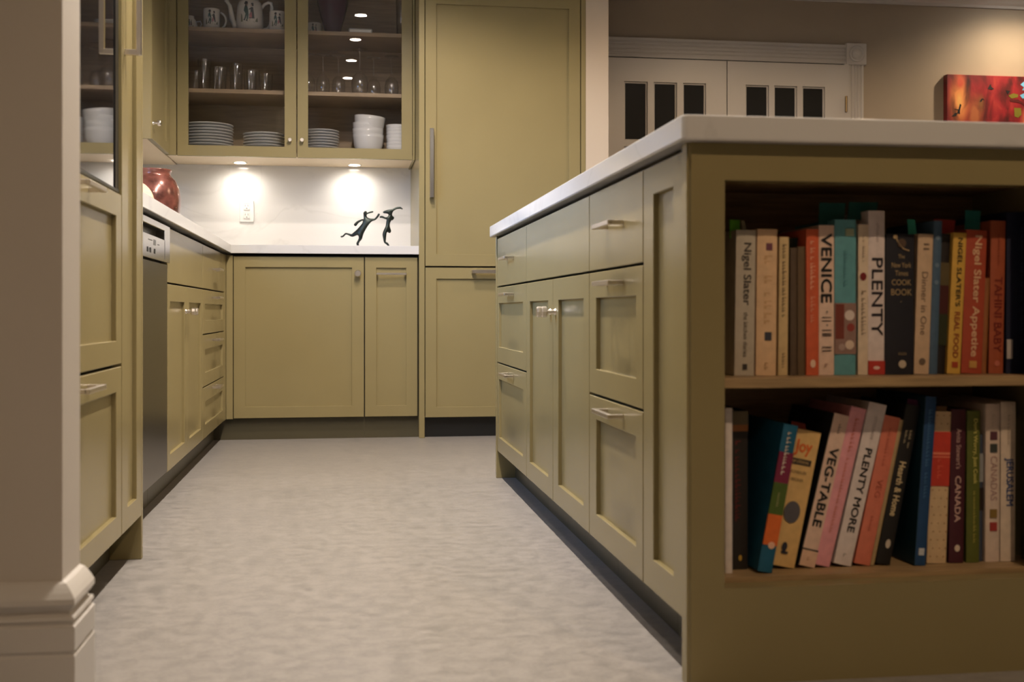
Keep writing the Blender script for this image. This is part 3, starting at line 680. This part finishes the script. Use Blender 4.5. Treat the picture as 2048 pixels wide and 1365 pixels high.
lettering(b, 'Joy', -.027, .205, .030, .027, solid(222, 110, 50), horiz=True, weight=.0008); patch(b, .05, .176, .186, solid(40, 36, 36), -.046, -.008, 'bar'); lettering(b, 'OF COOKING', -.027, .181, .030, .005, solid(224, 184, 120), horiz=True)
lettering(b, 'ROMBAUER', -.027, .163, .028, .005, solid(110, 88, 60), horiz=True); lettering(b, 'BECKER', -.027, .150, .022, .005, solid(110, 88, 60), horiz=True); disc(b, -.025, .094, .0145, solid(92, 88, 92), rz=.019); disc(b, -.026, .034, .005, solid(40, 40, 52), rz=.008); patch(b, .03, .022, .026, solid(40, 40, 52), -.030, -.018, 'publisher_mark')
marker(b, -.040, -.012, .228, .246, solid(150, 60, 40), -.006)
b = bl(.7995, .0282, .267, 13.9, solid(228, 196, 176), 'leaning cream cookbook with VEG-TABLE in heavy black capitals')
lettering(b, 'VEG-TABLE', -.0135, .208, .070, .0150, solid(28, 26, 26), weight=.0007); marks(b, -.013, .250, .232, .005, solid(120, 96, 84)); patch(b, .0282, .0275, .030, BLK, name='rule'); patch(b, .0282, .0, .0275, solid(226, 188, 160)); marks(b, -.014, .016, .008, .006, solid(190, 140, 110))
bm = bmesh.new(); add_box(bm, -.0300, -.0282, 0, .185, 0, .267); mk('black_cover_board', bm, BLK, b, local=True)
b = bl(.8275, .0277, .279, 14.0, solid(232, 160, 168), 'leaning pale pink cookbook between VEG-TABLE and PLENTY MORE')
marks(b, -.013, .26, .20, .007, solid(206, 112, 90)); marks(b, -.013, .19, .06, .006, solid(214, 128, 112))
b = bl(.8665, .0321, .285, 13.4, solid(226, 212, 208), 'leaning white cookbook titled PLENTY MORE')
lettering(b, 'PLENTY MORE', -.0155, .205, .058, .0125, solid(38, 34, 34), weight=.0005); lettering(b, 'OTTOLENGHI', -.0155, .262, .222, .005, solid(160, 146, 140)); marks(b, -.0155, .02, .016, .008, solid(170, 160, 156))
b = bl(.901, .0288, .261, 12.5, solid(216, 122, 98), 'leaning coral cookbook to the right of PLENTY MORE')
marks(b, -.014, .24, .175, .006, solid(190, 96, 76)); lettering(b, 'VEG', -.014, .150, .118, .010, solid(176, 84, 66)); marks(b, -.014, .085, .06, .006, solid(190, 96, 76))
b = bl(.9090, .0068, .257, 12.2, solid(176, 150, 108), 'very thin tan booklet leaning between coral and black spines')
b = bl(.9380, .0260, .281, 11.6, solid(24, 21, 20), 'leaning black cookbook titled Hearth and Home')
lettering(b, 'Hearth & Home', -.013, .180, .085, .0115, solid(214, 192, 150), weight=.0004); marks(b, -.009, .240, .205, .004, solid(190, 172, 140)); marks(b, -.017, .235, .212, .004, solid(190, 172, 140)); disc(b, -.012, .036, .0045, solid(200, 186, 170), rz=.008); marker(b, -.020, .004, .275, .290, solid(120, 60, 110), .002, .01)
b = bl(.9975, .0199, .293, 4.1, solid(26, 66, 110), 'tall blue cookbook leaning with its dark teal cover turned into view', y=1.866)
marks(b, -.010, .27, .12, .007, solid(70, 110, 150)); patch(b, .0199, .018, .030, solid(196, 200, 206), -.015, -.005, 'publisher_mark'); bm = bmesh.new(); add_box(bm, -.0210, -.0199, .001, .185, 0, .293); mk('front_cover', bm, solid(10, 48, 62), b, local=True)
b = bl(1.042, .0355, .265, 2.1, solid(214, 184, 144), 'cream dotted cookbook with a bright red label')
patch(b, .0355, .135, .230, solid(198, 60, 44), name='label'); patch(b, .0355, .190, .194, solid(228, 130, 100), name='rule'); patch(b, .0355, .185, .187, solid(228, 130, 100), name='rule'); marks(b, -.018, .182, .15, .010, solid(216, 90, 66))
bm = bmesh.new()
for i in range(3):
    for j in range(18):
        zz = .012+j*.0145
        if .130 < zz < .235: continue
        x = -.030+i*.012+(j % 2)*.004; add_box(bm, x-.0012, x+.0012, -.0004, .001, zz-.0012, zz+.0012)
mk('dots', bm, solid(180, 140, 104), b, local=True); marker(b, -.024, -.006, .255, .274, solid(150, 120, 90), .006, .01)
b = bl(1.0745, .0270, .269, 1.1, solid(72, 26, 38), 'dark maroon cookbook with CANADA in pale letters')
lettering(b, "Anita Stewart's", -.013, .235, .165, .009, solid(210, 170, 160)); lettering(b, 'CANADA', -.0135, .152, .072, .0105, solid(214, 176, 164), weight=.0003); disc(b, -.013, .026, .005, solid(216, 196, 176), rz=.006)
b = bl(1.1045, .0240, .266, .4, solid(92, 98, 36), "olive green cookbook titled Don't Worry, Just Cook")
lettering(b, "Don't Worry, Just Cook", -.010, .252, .138, .009, solid(214, 200, 110), weight=.0002); marks(b, -.010, .125, .035, .005, solid(180, 166, 80))
b = bl(1.1145, .0080, .224, .3, solid(64, 72, 92), 'thin bluish booklet between the green and white spines', y=1.885)
patch(b, .008, .14, .19, solid(150, 150, 150)); patch(b, .008, .09, .13, solid(40, 26, 24))
b = bl(1.1425, .0265, .278, .3, solid(218, 196, 180), 'white cookbook titled CANADAS with four small square pictures')
lettering(b, 'CANADAS', -.012, .186, .108, .0125, solid(176, 138, 132)); marks(b, -.013, .26, .24, .006, solid(196, 176, 160))
for zz, cc in ((.222, (96, 56, 66)), (.200, (66, 70, 66)), (.085, (140, 112, 56)), (.062, (170, 60, 56))): patch(b, .02, zz-.0075, zz+.0075, solid(*cc), -.019, -.006, 'picture')
b = bl(1.1725, .0280, .281, .3, solid(222, 202, 182), 'white cookbook with JERUSALEM in blue capitals, last on the lower shelf')
lettering(b, 'JERUSALEM', -.0135, .182, .098, .017, solid(56, 76, 126), weight=.0004); marks(b, -.0135, .258, .205, .005, solid(186, 166, 146)); marks(b, -.0135, .02, .016, .008, solid(190, 172, 150))
# ------------------------------------------------------------------ crockery
def copytree(o, parent=None):
    c = o.copy(); C.objects.link(c); c.parent = parent
    for ch in list(o.children): copytree(ch, c)
    return c
def plate_prof(r): return [(0, .003), (r*.52, .003), (r*.55, 0), (r*.60, 0), (r*.64, .006), (r*.72, .0125), (r*.97, .0160), (r, .0168), (r, .0190), (r*.97, .0192), (r*.71, .0155), (r*.62, .0095), (r*.54, .0065), (0, .0060)]
def stack(name, prof, xc, yc, z0, n, dz, labs, cat, group, seg=40, tilt=None):
    base = None
    for i in range(n):
        if base is None:
            o = mk(name, lathe(prof, seg), PORC, None, True); base = o
            md = None
        else: o = base.copy(); C.objects.link(o)
        o.location = (xc+random.uniform(-.0015, .0015), yc+random.uniform(-.0015, .0015), z0+i*dz)
        o.rotation_euler = (0, 0, random.uniform(0, 6))
        tag(o, labs(i, n), cat, group)
        if tilt and i == n-1: o.rotation_euler = tilt; o.location.z += .003
ORD = ['bottom', 'second', 'third', 'fourth', 'fifth', 'sixth', 'seventh', 'eighth', 'ninth', 'tenth']
def lab_in(what):
    def f(i, n):
        pos = 'topmost' if i == n-1 else ('lowest' if i == 0 else ORD[i]+' from the bottom')
        return f'{what}, {pos} of its stack'
    return f
stack('dinner_plate', plate_prof(.125), -.678, 5.985, CF+.0004, 10, .0148, lab_in('large white dinner plate behind the left glass door'), 'plate', 'dinner plates in the left stack', 48)
stack('side_plate', plate_prof(.105), -.400, 5.975, CF+.0004, 7, .0152, lab_in('medium white plate beside the left cupboard knob'), 'plate', 'medium plates in the middle stack', 48)
stack('small_plate', plate_prof(.091), -.112, 5.965, CF+.0004, 9, .0142, lab_in('small white plate behind the right glass door'), 'plate', 'small plates in the right stack', 44)
def bowl_prof(r, h): return [(0, .004), (r*.42, .004), (r*.45, 0), (r*.50, 0), (r*.52, .006), (r*.76, h*.22), (r*.93, h*.55), (r*.985, h*.85), (r, h), (r*.965, h), (r*.94, h*.85), (r*.88, h*.56), (r*.71, h*.27), (r*.45, .012), (0, .011)]
stack('bowl', bowl_prof(.079, .118), .126, 5.965, CF+.0004, 4, .0305, lab_in('deep white bowl in the tall stack'), 'bowl', 'deep bowls in the tall stack', 40, (R(2), R(5), 0))
stack('small_bowl', bowl_prof(.056, .066), .275, 5.985, CF+.0004, 7, .0180, lab_in('small white bowl beside the right cupboard edge'), 'bowl', 'small bowls at the right', 32)
def tumbler(x, y, r, h, lab):
    o = mk('tumbler', lathe([(0, 0), (r*.82, 0), (r*.86, .003), (r*.93, h*.5), (r, h-.002), (r*.985, h), (r*.95, h-.002), (r*.88, h*.5), (r*.80, .014), (0, .012)], 26), GLASS, None, True)
    o.location = (x, y, SH2+.0005); tag(o, lab, 'glass', 'tumblers on the middle shelf'); return o
for a in ((-.745, 6.03, .036, .120, 'clear tumbler in the dark at the far left of the glasses shelf'), (-.690, 5.93, .034, .160, 'tall clear highball glass, tallest at the left of the shelf'), (-.648, 6.06, .034, .150, 'tall clear glass standing behind between two front tumblers'),
          (-.612, 5.93, .033, .122, 'medium clear tumbler next to the tallest highball glass'), (-.535, 5.93, .035, .143, 'tall clear glass in the middle of the left door'), (-.466, 5.93, .033, .108, 'short clear tumbler, second from the centre stile'), (-.462, 6.06, .035, .140, 'tall clear glass hidden behind the short tumblers'),
          (-.388, 5.93, .035, .094, 'lowest clear tumbler nearest the centre stile')): tumbler(*a)
def goblet(x, y, h, rb, rf, lab):
    """stemmed glass standing upside down on its rim"""
    hb = h*.50
    P = [(rb*.86, 0), (rb*.97, hb*.28), (rb, hb*.5), (rb*.86, hb*.78), (rb*.45, hb*.96), (.006, hb*1.06), (.0038, hb*1.25), (.0038, h-.02), (.007, h-.010), (rf*.6, h-.004), (rf, h-.0022), (rf, h), (0, h-.0005)]
    I = [(0, hb*.98), (rb*.42, hb*.93), (rb*.83, hb*.76), (rb*.97, hb*.5), (rb*.94, hb*.28), (rb*.835, 0), (rb*.86, 0)]
    bm = lathe(P, 26); lathe(I, 26, bm=bm); bmesh.ops.remove_doubles(bm, verts=bm.verts[:], dist=1e-5)
    o = mk('wine_glass', bm, GLASS, None, True); o.location = (x, y, SH2+.0005); tag(o, lab, 'wine glass', 'upturned wine glasses on the middle shelf')
for a in ((-.178, 5.93, .205, .036, .034, 'upturned wine glass at the left edge of the right door'), (-.103, 5.93, .207, .035, .034, 'upturned wine glass, second from the left in the right door'), (-.025, 5.95, .207, .035, .034, 'upturned wine glass left of the large goblet'),
          (.082, 5.91, .235, .043, .040, 'large upturned goblet, tallest of the stemmed glasses'), (.155, 6.00, .212, .036, .035, 'upturned wine glass just right of the large goblet'), (.245, 5.95, .212, .036, .035, 'upturned wine glass at the far right of the shelf')): goblet(*a)
# picture-printed tea set on the top shelf
CHINA = mat('cream_china', (.70, .66, .60), .16)
INK = [mat('print_green', (.04, .09, .085), .3), mat('print_dark', (.02, .02, .025), .3), mat('print_pink', (.45, .16, .19), .3), mat('print_skin', (.50, .34, .26), .3), mat('print_moss', (.14, .14, .08), .3)]
def couple(parent, r, zc, s, face=-90, cx=0):
    """flat printed decoration on a round body: a man, a woman and grass tufts, wrapped on radius r"""
    shapes = [(0, [(-.30,.55),(-.08,.58),(-.02,.30),(.02,-.10),(-.02,-.42),(-.14,-.44),(-.12,-.12),(-.20,-.40),(-.32,-.40),(-.22,0),(-.36,.25)]),
              (1, [(-.28,.56),(-.22,.72),(-.34,.78),(-.22,.98),(-.06,.94),(-.02,.78),(-.12,.70),(-.10,.56)]), (3, [(-.16,.60),(-.15,.76),(-.04,.76),(-.04,.62)]),
              (1, [(.18,.52),(.36,.52),(.42,.10),(.48,-.36),(.04,-.36),(.16,.10)]), (2, [(.08,-.30),(.26,-.30),(.26,.10),(.17,.14),(.06,-.10)]),
              (1, [(.20,.58),(.20,.84),(.38,.86),(.40,.60)]), (3, [(.19,.58),(.19,.72),(.27,.72),(.27,.56)]), (1, [(.02,.36),(.20,.46),(.22,.38),(.06,.30)]),
              (3, [(.10,-.36),(.16,-.36),(.12,-.56),(.06,-.56)]), (1, [(-.16,-.44),(-.06,-.44),(-.06,-.60),(-.20,-.58)]), (1, [(-.34,-.40),(-.24,-.40),(-.26,-.54),(-.40,-.50)]),
              (4, [(-.62,-.62),(-.44,-.62),(-.50,-.10),(-.60,.06)]), (4, [(.52,-.60),(.76,-.60),(.72,-.24),(.60,-.40)]), (4, [(-.10,-.66),(.50,-.68),(.40,-.58),(.10,-.60)])]
    for mi in range(5):
        bm = bmesh.new()
        for k, pts in shapes:
            if k != mi: continue
            vs_ = []
            for x, z in pts:
                a = R(face)+x*s/r; vs_.append(bm.verts.new((cx+(r+.0006)*math.cos(a), (r+.0006)*math.sin(a), zc+z*s)))
            bm.faces.new(vs_)
        mk('printed_figures', bm, INK[mi], parent, local=True)
def mug(x, y, r, h, lab, rot, handle=1, face=-90):
    t = thing('mug', lab, 'mug', (x, y, SH1+.0005), 'printed china mugs on the top shelf')
    mk('cup', lathe([(0, .004), (r*.86, .004), (r*.88, 0), (r*.94, 0), (r, .008), (r, h-.003), (r*.985, h), (r*.94, h-.003), (r*.93, .012), (0, .009)], 32), CHINA, t, True, local=True)
    bm = bmesh.new(); pts = []
    for i in range(13):
        a = R(80-160*i/12); pts.append((r*.97+.034*math.cos(a)*1.0, 0, h*.5+.034*math.sin(a)*1.1 - .006*i/12))
    tube(bm, pts, [.0052]*13, 8); bmesh.ops.rotate(bm, cent=(0,0,0), matrix=Matrix.Rotation(R(rot), 3, 'Z'), verts=bm.verts[:])
    mk('handle', bm, CHINA, t, True, local=True)
    couple(t, r, h*.50, h*.42, face)
mug(-.655, 5.93, .041, .108, 'cream mug printed with a dancing couple, left of the teapot', -12, face=-86)
mug(-.330, 5.92, .040, .104, 'cream mug printed with a dancing couple, right of the teapot', 15, face=-90)
mug(-.150, 6.03, .038, .080, 'cream mug mostly hidden by the door stile beside the purple vase', 165)
t = thing('creamer', 'small cream china jug at the left edge of the top shelf', 'jug', (-.765, 5.95, SH1+.0005))
mk('body', lathe([(0, .003), (.026, .003), (.030, 0), (.034, .006), (.040, .028), (.034, .052), (.022, .066), (.024, .075), (.020, .075), (.018, .066), (.030, .050), (.036, .028), (0, .008)], 28), CHINA, t, True, local=True)
bm = bmesh.new(); tube(bm, [(.036, -.005, .048), (.054, -.008, .050), (.060, -.008, .036), (.052, -.008, .020), (.036, -.006, .018)], .004, 8); mk('handle', bm, CHINA, t, True, local=True)
couple(t, .040, .030, .022, -80)
t = thing('teapot', 'cream china teapot printed with a dancing couple on the top shelf', 'teapot', (-.468, 5.945, SH1+.0005))
mk('body', lathe([(0, .004), (.040, .004), (.044, 0), (.060, .004), (.067, .014), (.069, .040), (.067, .085), (.063, .125), (.057, .152), (.047, .160), (.043, .158), (.052, .148), (.060, .080), (.061, .02), (0, .012)], 36), CHINA, t, True, local=True)
mk('lid', lathe([(.047, .160), (.045, .165), (.030, .176), (.012, .182), (.009, .188), (.014, .196), (.010, .204), (0, .206)], 30), CHINA, t, True, local=True)
bm = bmesh.new(); tube(bm, [(-.048, 0, .030), (-.072, 0, .040), (-.090, 0, .070), (-.094, 0, .105), (-.100, 0, .135), (-.114, 0, .158), (-.122, 0, .163)], [.022, .020, .015, .012, .0105, .010, .0085], 14); mk('spout', bm, CHINA, t, True, local=True)
bm = bmesh.new(); tube(bm, [(.058, 0, .128), (.072, 0, .148), (.092, 0, .158), (.106, 0, .155), (.108, 0, .135), (.107, 0, .085), (.102, 0, .045), (.086, 0, .024), (.060, 0, .018)], [.008, .0085, .0085, .0085, .0085, .0085, .0085, .009, .009], 12); mk('handle', bm, CHINA, t, True, local=True)
couple(t, .0688, .082, .064, -92)
o = mk('purple_vase', lathe([(0, .004), (.026, .003), (.030, 0), (.034, .012), (.046, .050), (.062, .105), (.078, .170), (.088, .240), (.084, .243), (.073, .170), (.057, .105), (.041, .05), (.026, .016), (0, .014)], 40), mat('purple_glass', (.055, .016, .034), .12, spec=.4), None, True)
o.location = (-.055, 5.99, SH1+.0005); tag(o, 'dark purple glass vase on the top shelf of the right door', 'vase')
t = thing('butter_dish', 'low white china dish on the top shelf right of the purple vase', 'dish', (.086, 5.95, SH1+.0005))
mk('base', bxm(-.066, .066, -.04, .04, 0, .010, .003, 2), PORC, t, local=True)
mk('cover', bxm(-.060, .060, -.034, .034, .0102, .038, .008, 3), PORC, t, local=True)
o = mk('tall_glass', lathe([(0, 0), (.030, 0), (.033, .16), (.035, .20), (.0335, .20), (.028, .012), (0, .011)], 26), GLASS, None, True)
o.location = (.300, 5.93, SH1+.0005); tag(o, 'tall clear glass at the right end of the top shelf', 'glass')

# ------------------------------------------------------------------ things on the worktops
o = mk('red_vase', lathe([(0, .004), (.066, .004), (.070, 0), (.078, .01), (.100, .055), (.116, .110), (.121, .160), (.115, .210), (.098, .250), (.080, .268), (.076, .276), (.077, .286), (.082, .294), (.082, .299), (.075, .300), (.070, .292), (.069, .276), (.09, .25), (.108, .20), (.110, .15), (.08, .02), (0, .012)], 48),
       mat('copper_red_glaze', (.17, .058, .042), .22, .25, noise=(20, .6, 6), coat=.6), None, True)
o.location = (-.79, 4.99, .9205); o.scale = (.937, .937, .937); tag(o, 'bulbous copper red glazed vase on the left worktop', 'vase')
t = thing('wooden_board', 'round pale wooden board standing before the red vase', 'board', (-.772, 4.36, .9205))
bm = lathe([(0, -.008), (.083, -.008), (.086, -.005), (.086, .005), (.083, .008), (0, .008)], 36)
bmesh.ops.transform(bm, matrix=Matrix.Translation((0, 0, .0838)) @ Matrix.Rotation(R(78), 4, 'X'), verts=bm.verts[:]); mk('disc', bm, TABLEWOOD, t, True, local=True)
# bronze hares, one continuous skinned mesh each
def hare(name, chains, label, y=5.62):
    """chains of (zoom-px x, zoom-px y, dy, radius px) on the photograph's outline converted to metres"""
    k = .000212; verts = []; edges = []; rad = []; idx = {}
    def P(a):
        key = (a[0], a[1])
        if key not in idx:
            idx[key] = len(verts); verts.append(((a[0]-800)*k+.108, a[2]*k, (1167-a[1])*k*1.0)); rad.append(max(a[3]*k*1.4, .0026))
        return idx[key]
    for ch in chains:
        for a, b in zip(ch, ch[1:]): edges.append((P(a), P(b)))
    me = bpy.data.meshes.new(name); me.from_pydata(verts, edges, []); o = bpy.data.objects.new(name, me); C.objects.link(o)
    o.location = (0, y, .9205)
    s = o.modifiers.new('skin', 'SKIN'); s.use_smooth_shade = True; s.branch_smoothing = .4
    for i, v in enumerate(me.skin_vertices[0].data): v.radius = (rad[i], rad[i]*.9); v.use_root = (i == 0)
    sb = o.modifiers.new('sub', 'SUBSURF'); sb.levels = 2; sb.render_levels = 2
    me.materials.append(BRONZE); tag(o, label, 'sculpture', 'boxing hare sculptures')
H = (650, 800, 0, 62)
CH = (830, 590, 0, 60)
hare('hare_sculpture', [[H, (740, 700, 0, 55), CH, (775, 505, 0, 36), (758, 450, 0, 36), (775, 410, 0, 42), (808, 345, 0, 26)],
     [(758, 450, 0, 36), (830, 400, -12, 14), (900, 378, -14, 16), (970, 362, -14, 16)],
     [CH, (920, 552, -40, 26), (1000, 545, -50, 18), (1060, 480, -50, 20), (1102, 405, -50, 22)],
     [CH, (720, 545, 45, 16), (610, 600, 55, 24), (535, 690, 55, 34)],
     [H, (580, 850, 30, 48), (485, 915, 35, 30), (400, 880, 35, 18), (340, 866, 35, 17), (275, 935, 35, 16), (222, 940, 35, 16)],
     [H, (680, 900, -25, 46), (680, 970, -25, 34), (635, 1040, -25, 20), (605, 1095, -25, 24), (622, 1155, -25, 18)]], 'dark bronze hare running forward on one leg, paw raised, left figure')
H2, CH2 = (1318, 770, 0, 52), (1345, 500, 0, 46)
hare('hare_sculpture', [[H2, (1292, 680, 0, 38), (1300, 590, 0, 46), CH2, (1362, 430, 0, 28), (1360, 365, 0, 44), (1280, 355, 0, 40), (1180, 378, 0, 14)],
     [(1360, 365, 0, 44), (1425, 310, 0, 20), (1490, 275, 0, 20), (1580, 262, 0, 22), (1640, 296, 0, 9)],
     [CH2, (1430, 490, 30, 22), (1380, 545, 55, 20)],
     [CH2, (1240, 515, -40, 18), (1160, 478, -45, 24), (1105, 492, -45, 16)],
     [H2, (1230, 800, -25, 40), (1215, 880, -25, 42), (1222, 980, -25, 28), (1225, 1060, -25, 20), (1285, 1095, -25, 22), (1328, 1160, -25, 14)],
     [H2, (1345, 805, 30, 44), (1318, 845, 40, 22)]], 'dark bronze hare upright on one bent leg, ear flung back, right figure')

# ------------------------------------------------------------------ painting
t = thing('canvas_painting', 'red and orange canvas painting with black birds on the dining room wall', 'painting', (3.83, YW, 1.22))
m = bpy.data.materials.new('painted_canvas'); m.use_nodes = True; nt = m.node_tree; b_ = nt.nodes['Principled BSDF']; b_.inputs['Roughness'].default_value = .5
tc = nt.nodes.new('ShaderNodeTexCoord'); mp = nt.nodes.new('ShaderNodeMapping'); mp.inputs['Scale'].default_value = (13, 1, 6); nt.links.new(tc.outputs['Object'], mp.inputs[0])
n = nt.nodes.new('ShaderNodeTexNoise'); n.inputs['Scale'].default_value = 1.0; n.inputs['Detail'].default_value = 5; n.inputs['Distortion'].default_value = .5; nt.links.new(mp.outputs[0], n.inputs['Vector'])
cr = nt.nodes.new('ShaderNodeValToRGB'); e = cr.color_ramp.elements
e[0].position = .32; e[0].color = (.05, .010, .010, 1); e[1].position = .72; e[1].color = (.42, .045, .035, 1)
for p_, c_ in ((.45, (.15, .012, .014)), (.57, (.28, .016, .022))): q = e.new(p_); q.color = (*c_, 1)
nt.links.new(n.outputs[0], cr.inputs[0]); last = cr.outputs[0]
for cx_, cz_, rx_, rz_, c_ in ((-.335, .60, .085, .20, (.80, .30, .09)), (-.335, .70, .05, .06, (.62, .10, .05)), (-.235, .52, .07, .16, (.42, .13, .05)), (-.20, .58, .035, .08, (.22, .09, .03)), (.10, .48, .07, .14, (.80, .25, .12)), (-.335, .59, .03, .07, (.86, .45, .13))):
    m2 = nt.nodes.new('ShaderNodeMapping'); m2.vector_type = 'TEXTURE'; m2.inputs['Location'].default_value = (cx_, -.045, cz_); m2.inputs['Scale'].default_value = (rx_, 1, rz_); nt.links.new(tc.outputs['Object'], m2.inputs[0])
    g2 = nt.nodes.new('ShaderNodeTexGradient'); g2.gradient_type = 'QUADRATIC_SPHERE'; nt.links.new(m2.outputs[0], g2.inputs[0])
    ad = nt.nodes.new('ShaderNodeMath'); ad.operation = 'MULTIPLY'; ad.use_clamp = True; nt.links.new(g2.outputs[1], ad.inputs[0])
    mr = nt.nodes.new('ShaderNodeMapRange'); mr.inputs['From Min'].default_value = .35; mr.inputs['From Max'].default_value = .6; mr.inputs['To Min'].default_value = .6; mr.inputs['To Max'].default_value = 2.6; nt.links.new(n.outputs[0], mr.inputs[0]); nt.links.new(mr.outputs[0], ad.inputs[1])
    mx_ = nt.nodes.new('ShaderNodeMixRGB'); mx_.inputs[2].default_value = (*c_, 1); nt.links.new(ad.outputs[0], mx_.inputs[0]); nt.links.new(last, mx_.inputs[1]); last = mx_.outputs[0]
nt.links.new(last, b_.inputs['Base Color'])
yf = YW-.045
mk('canvas', bxm(3.42, 4.24, yf, YW-.003, 1.22, 1.967, .002), m, t)
def flat(name, polys, col, y=yf-.0015):
    bm = bmesh.new()
    for pts in polys:
        a = [bm.verts.new((x, y, z)) for x, z in pts]; bb = [bm.verts.new((x, y+.001, z)) for x, z in pts]; k = len(pts)
        bm.faces.new(a); bm.faces.new(bb)
        for i in range(k): bm.faces.new((a[i], a[(i+1) % k], bb[(i+1) % k], bb[i]))
    return mk(name, bm, col, t)
def zp(x, y): return (3.42+(x-310)/1523*.50, 1.966-(y-312)/890*.262)
flat('bird', [[zp(*p) for p in ((390, 1130), (460, 1060), (500, 1060), (510, 1010), (440, 980), (520, 990), (550, 880), (575, 900), (550, 1010), (550, 1080), (500, 1070), (480, 1120))]], BLK)
flat('bird', [[zp(*p) for p in ((1070, 570), (1120, 475), (1140, 530), (1190, 570), (1130, 590))]], BLK)
flat('bird', [[zp(*p) for p in ((920, 830), (950, 770), (980, 760), (1010, 795), (975, 785), (950, 830))]], BLK)
flat('bird', [[zp(*p) for p in ((1410, 590), (1500, 600), (1450, 670))]], BLK)
flat('sky_patch', [[zp(*p) for p in ((1690, 470), (1833, 340), (2300, 330), (2300, 560), (1720, 580), (1760, 520))], [zp(*p) for p in ((1680, 680), (1833, 600), (2300, 620), (2200, 740), (1730, 740))], [zp(*p) for p in ((1780, 830), (1833, 790), (2250, 800), (2200, 880), (1833, 870))]], mat('paint_sky', (.16, .48, .72), .5))
flat('leaf_patch', [[zp(*p) for p in ((1460, 690), (1560, 645), (1650, 670), (1640, 720), (1520, 750))], [zp(*p) for p in ((1570, 930), (1700, 930), (1710, 1060), (1650, 1120), (1580, 1100))]], mat('paint_olive', (.19, .17, .02), .5))
flat('branch', [[zp(*p) for p in ((1480, 760), (1640, 760), (1833, 880), (1833, 930), (1680, 830), (1500, 810))]], mat('paint_maroon', (.10, .012, .012), .5))

# ------------------------------------------------------------------ ceiling lamps
def downlight(x, y, watt, cone, col, lab, group, aim=(0, 0, -1), blend=.35):
    t = thing('ceiling_downlight', lab, 'light', (x, y, CEIL), group)
    mk('trim_ring', lathe([(.036, -.001), (.055, -.0005), (.057, -.004), (.052, -.006), (.038, -.004)], 28), mat('satin_white', (.7, .68, .64), .4), t, True, local=True)
    mk('lens', lathe([(0, -.0025), (.036, -.0025), (.036, -.0008), (0, -.0008)], 28), LENS, t, local=True)
    l = lamp('downlight_bulb', 'SPOT', (0, 0, -.012), watt, col, .028, cone, blend, aim); l.parent = t
NM = ['farthest', 'second farthest', 'third farthest', 'nearest']
for i, (x, y, wt, cn) in enumerate(DOWN): downlight(x, y, wt, cn, LAMP_COL, f'{NM[i]} recessed ceiling light in the row over the kitchen aisle', 'recessed lights over the aisle')
downlight(*DOWN_NEAR[0], 'recessed ceiling light in front of the island bookcase', 'recessed lights of the near room')
downlight(*DOWN_NEAR[1], 'recessed ceiling light behind the viewer near the left wall', 'recessed lights of the near room')
downlight(*DOWN_NEAR[2], 'added ceiling light brightening the short wall, between it and the island end', 'recessed lights of the near room')
downlight(*DOWN_NEAR[3], 'recessed ceiling light in front of the french doors', 'recessed lights of the dining room')
downlight(*WASH, 'recessed ceiling light washing the wall above the red painting', 'recessed lights of the dining room', blend=1)
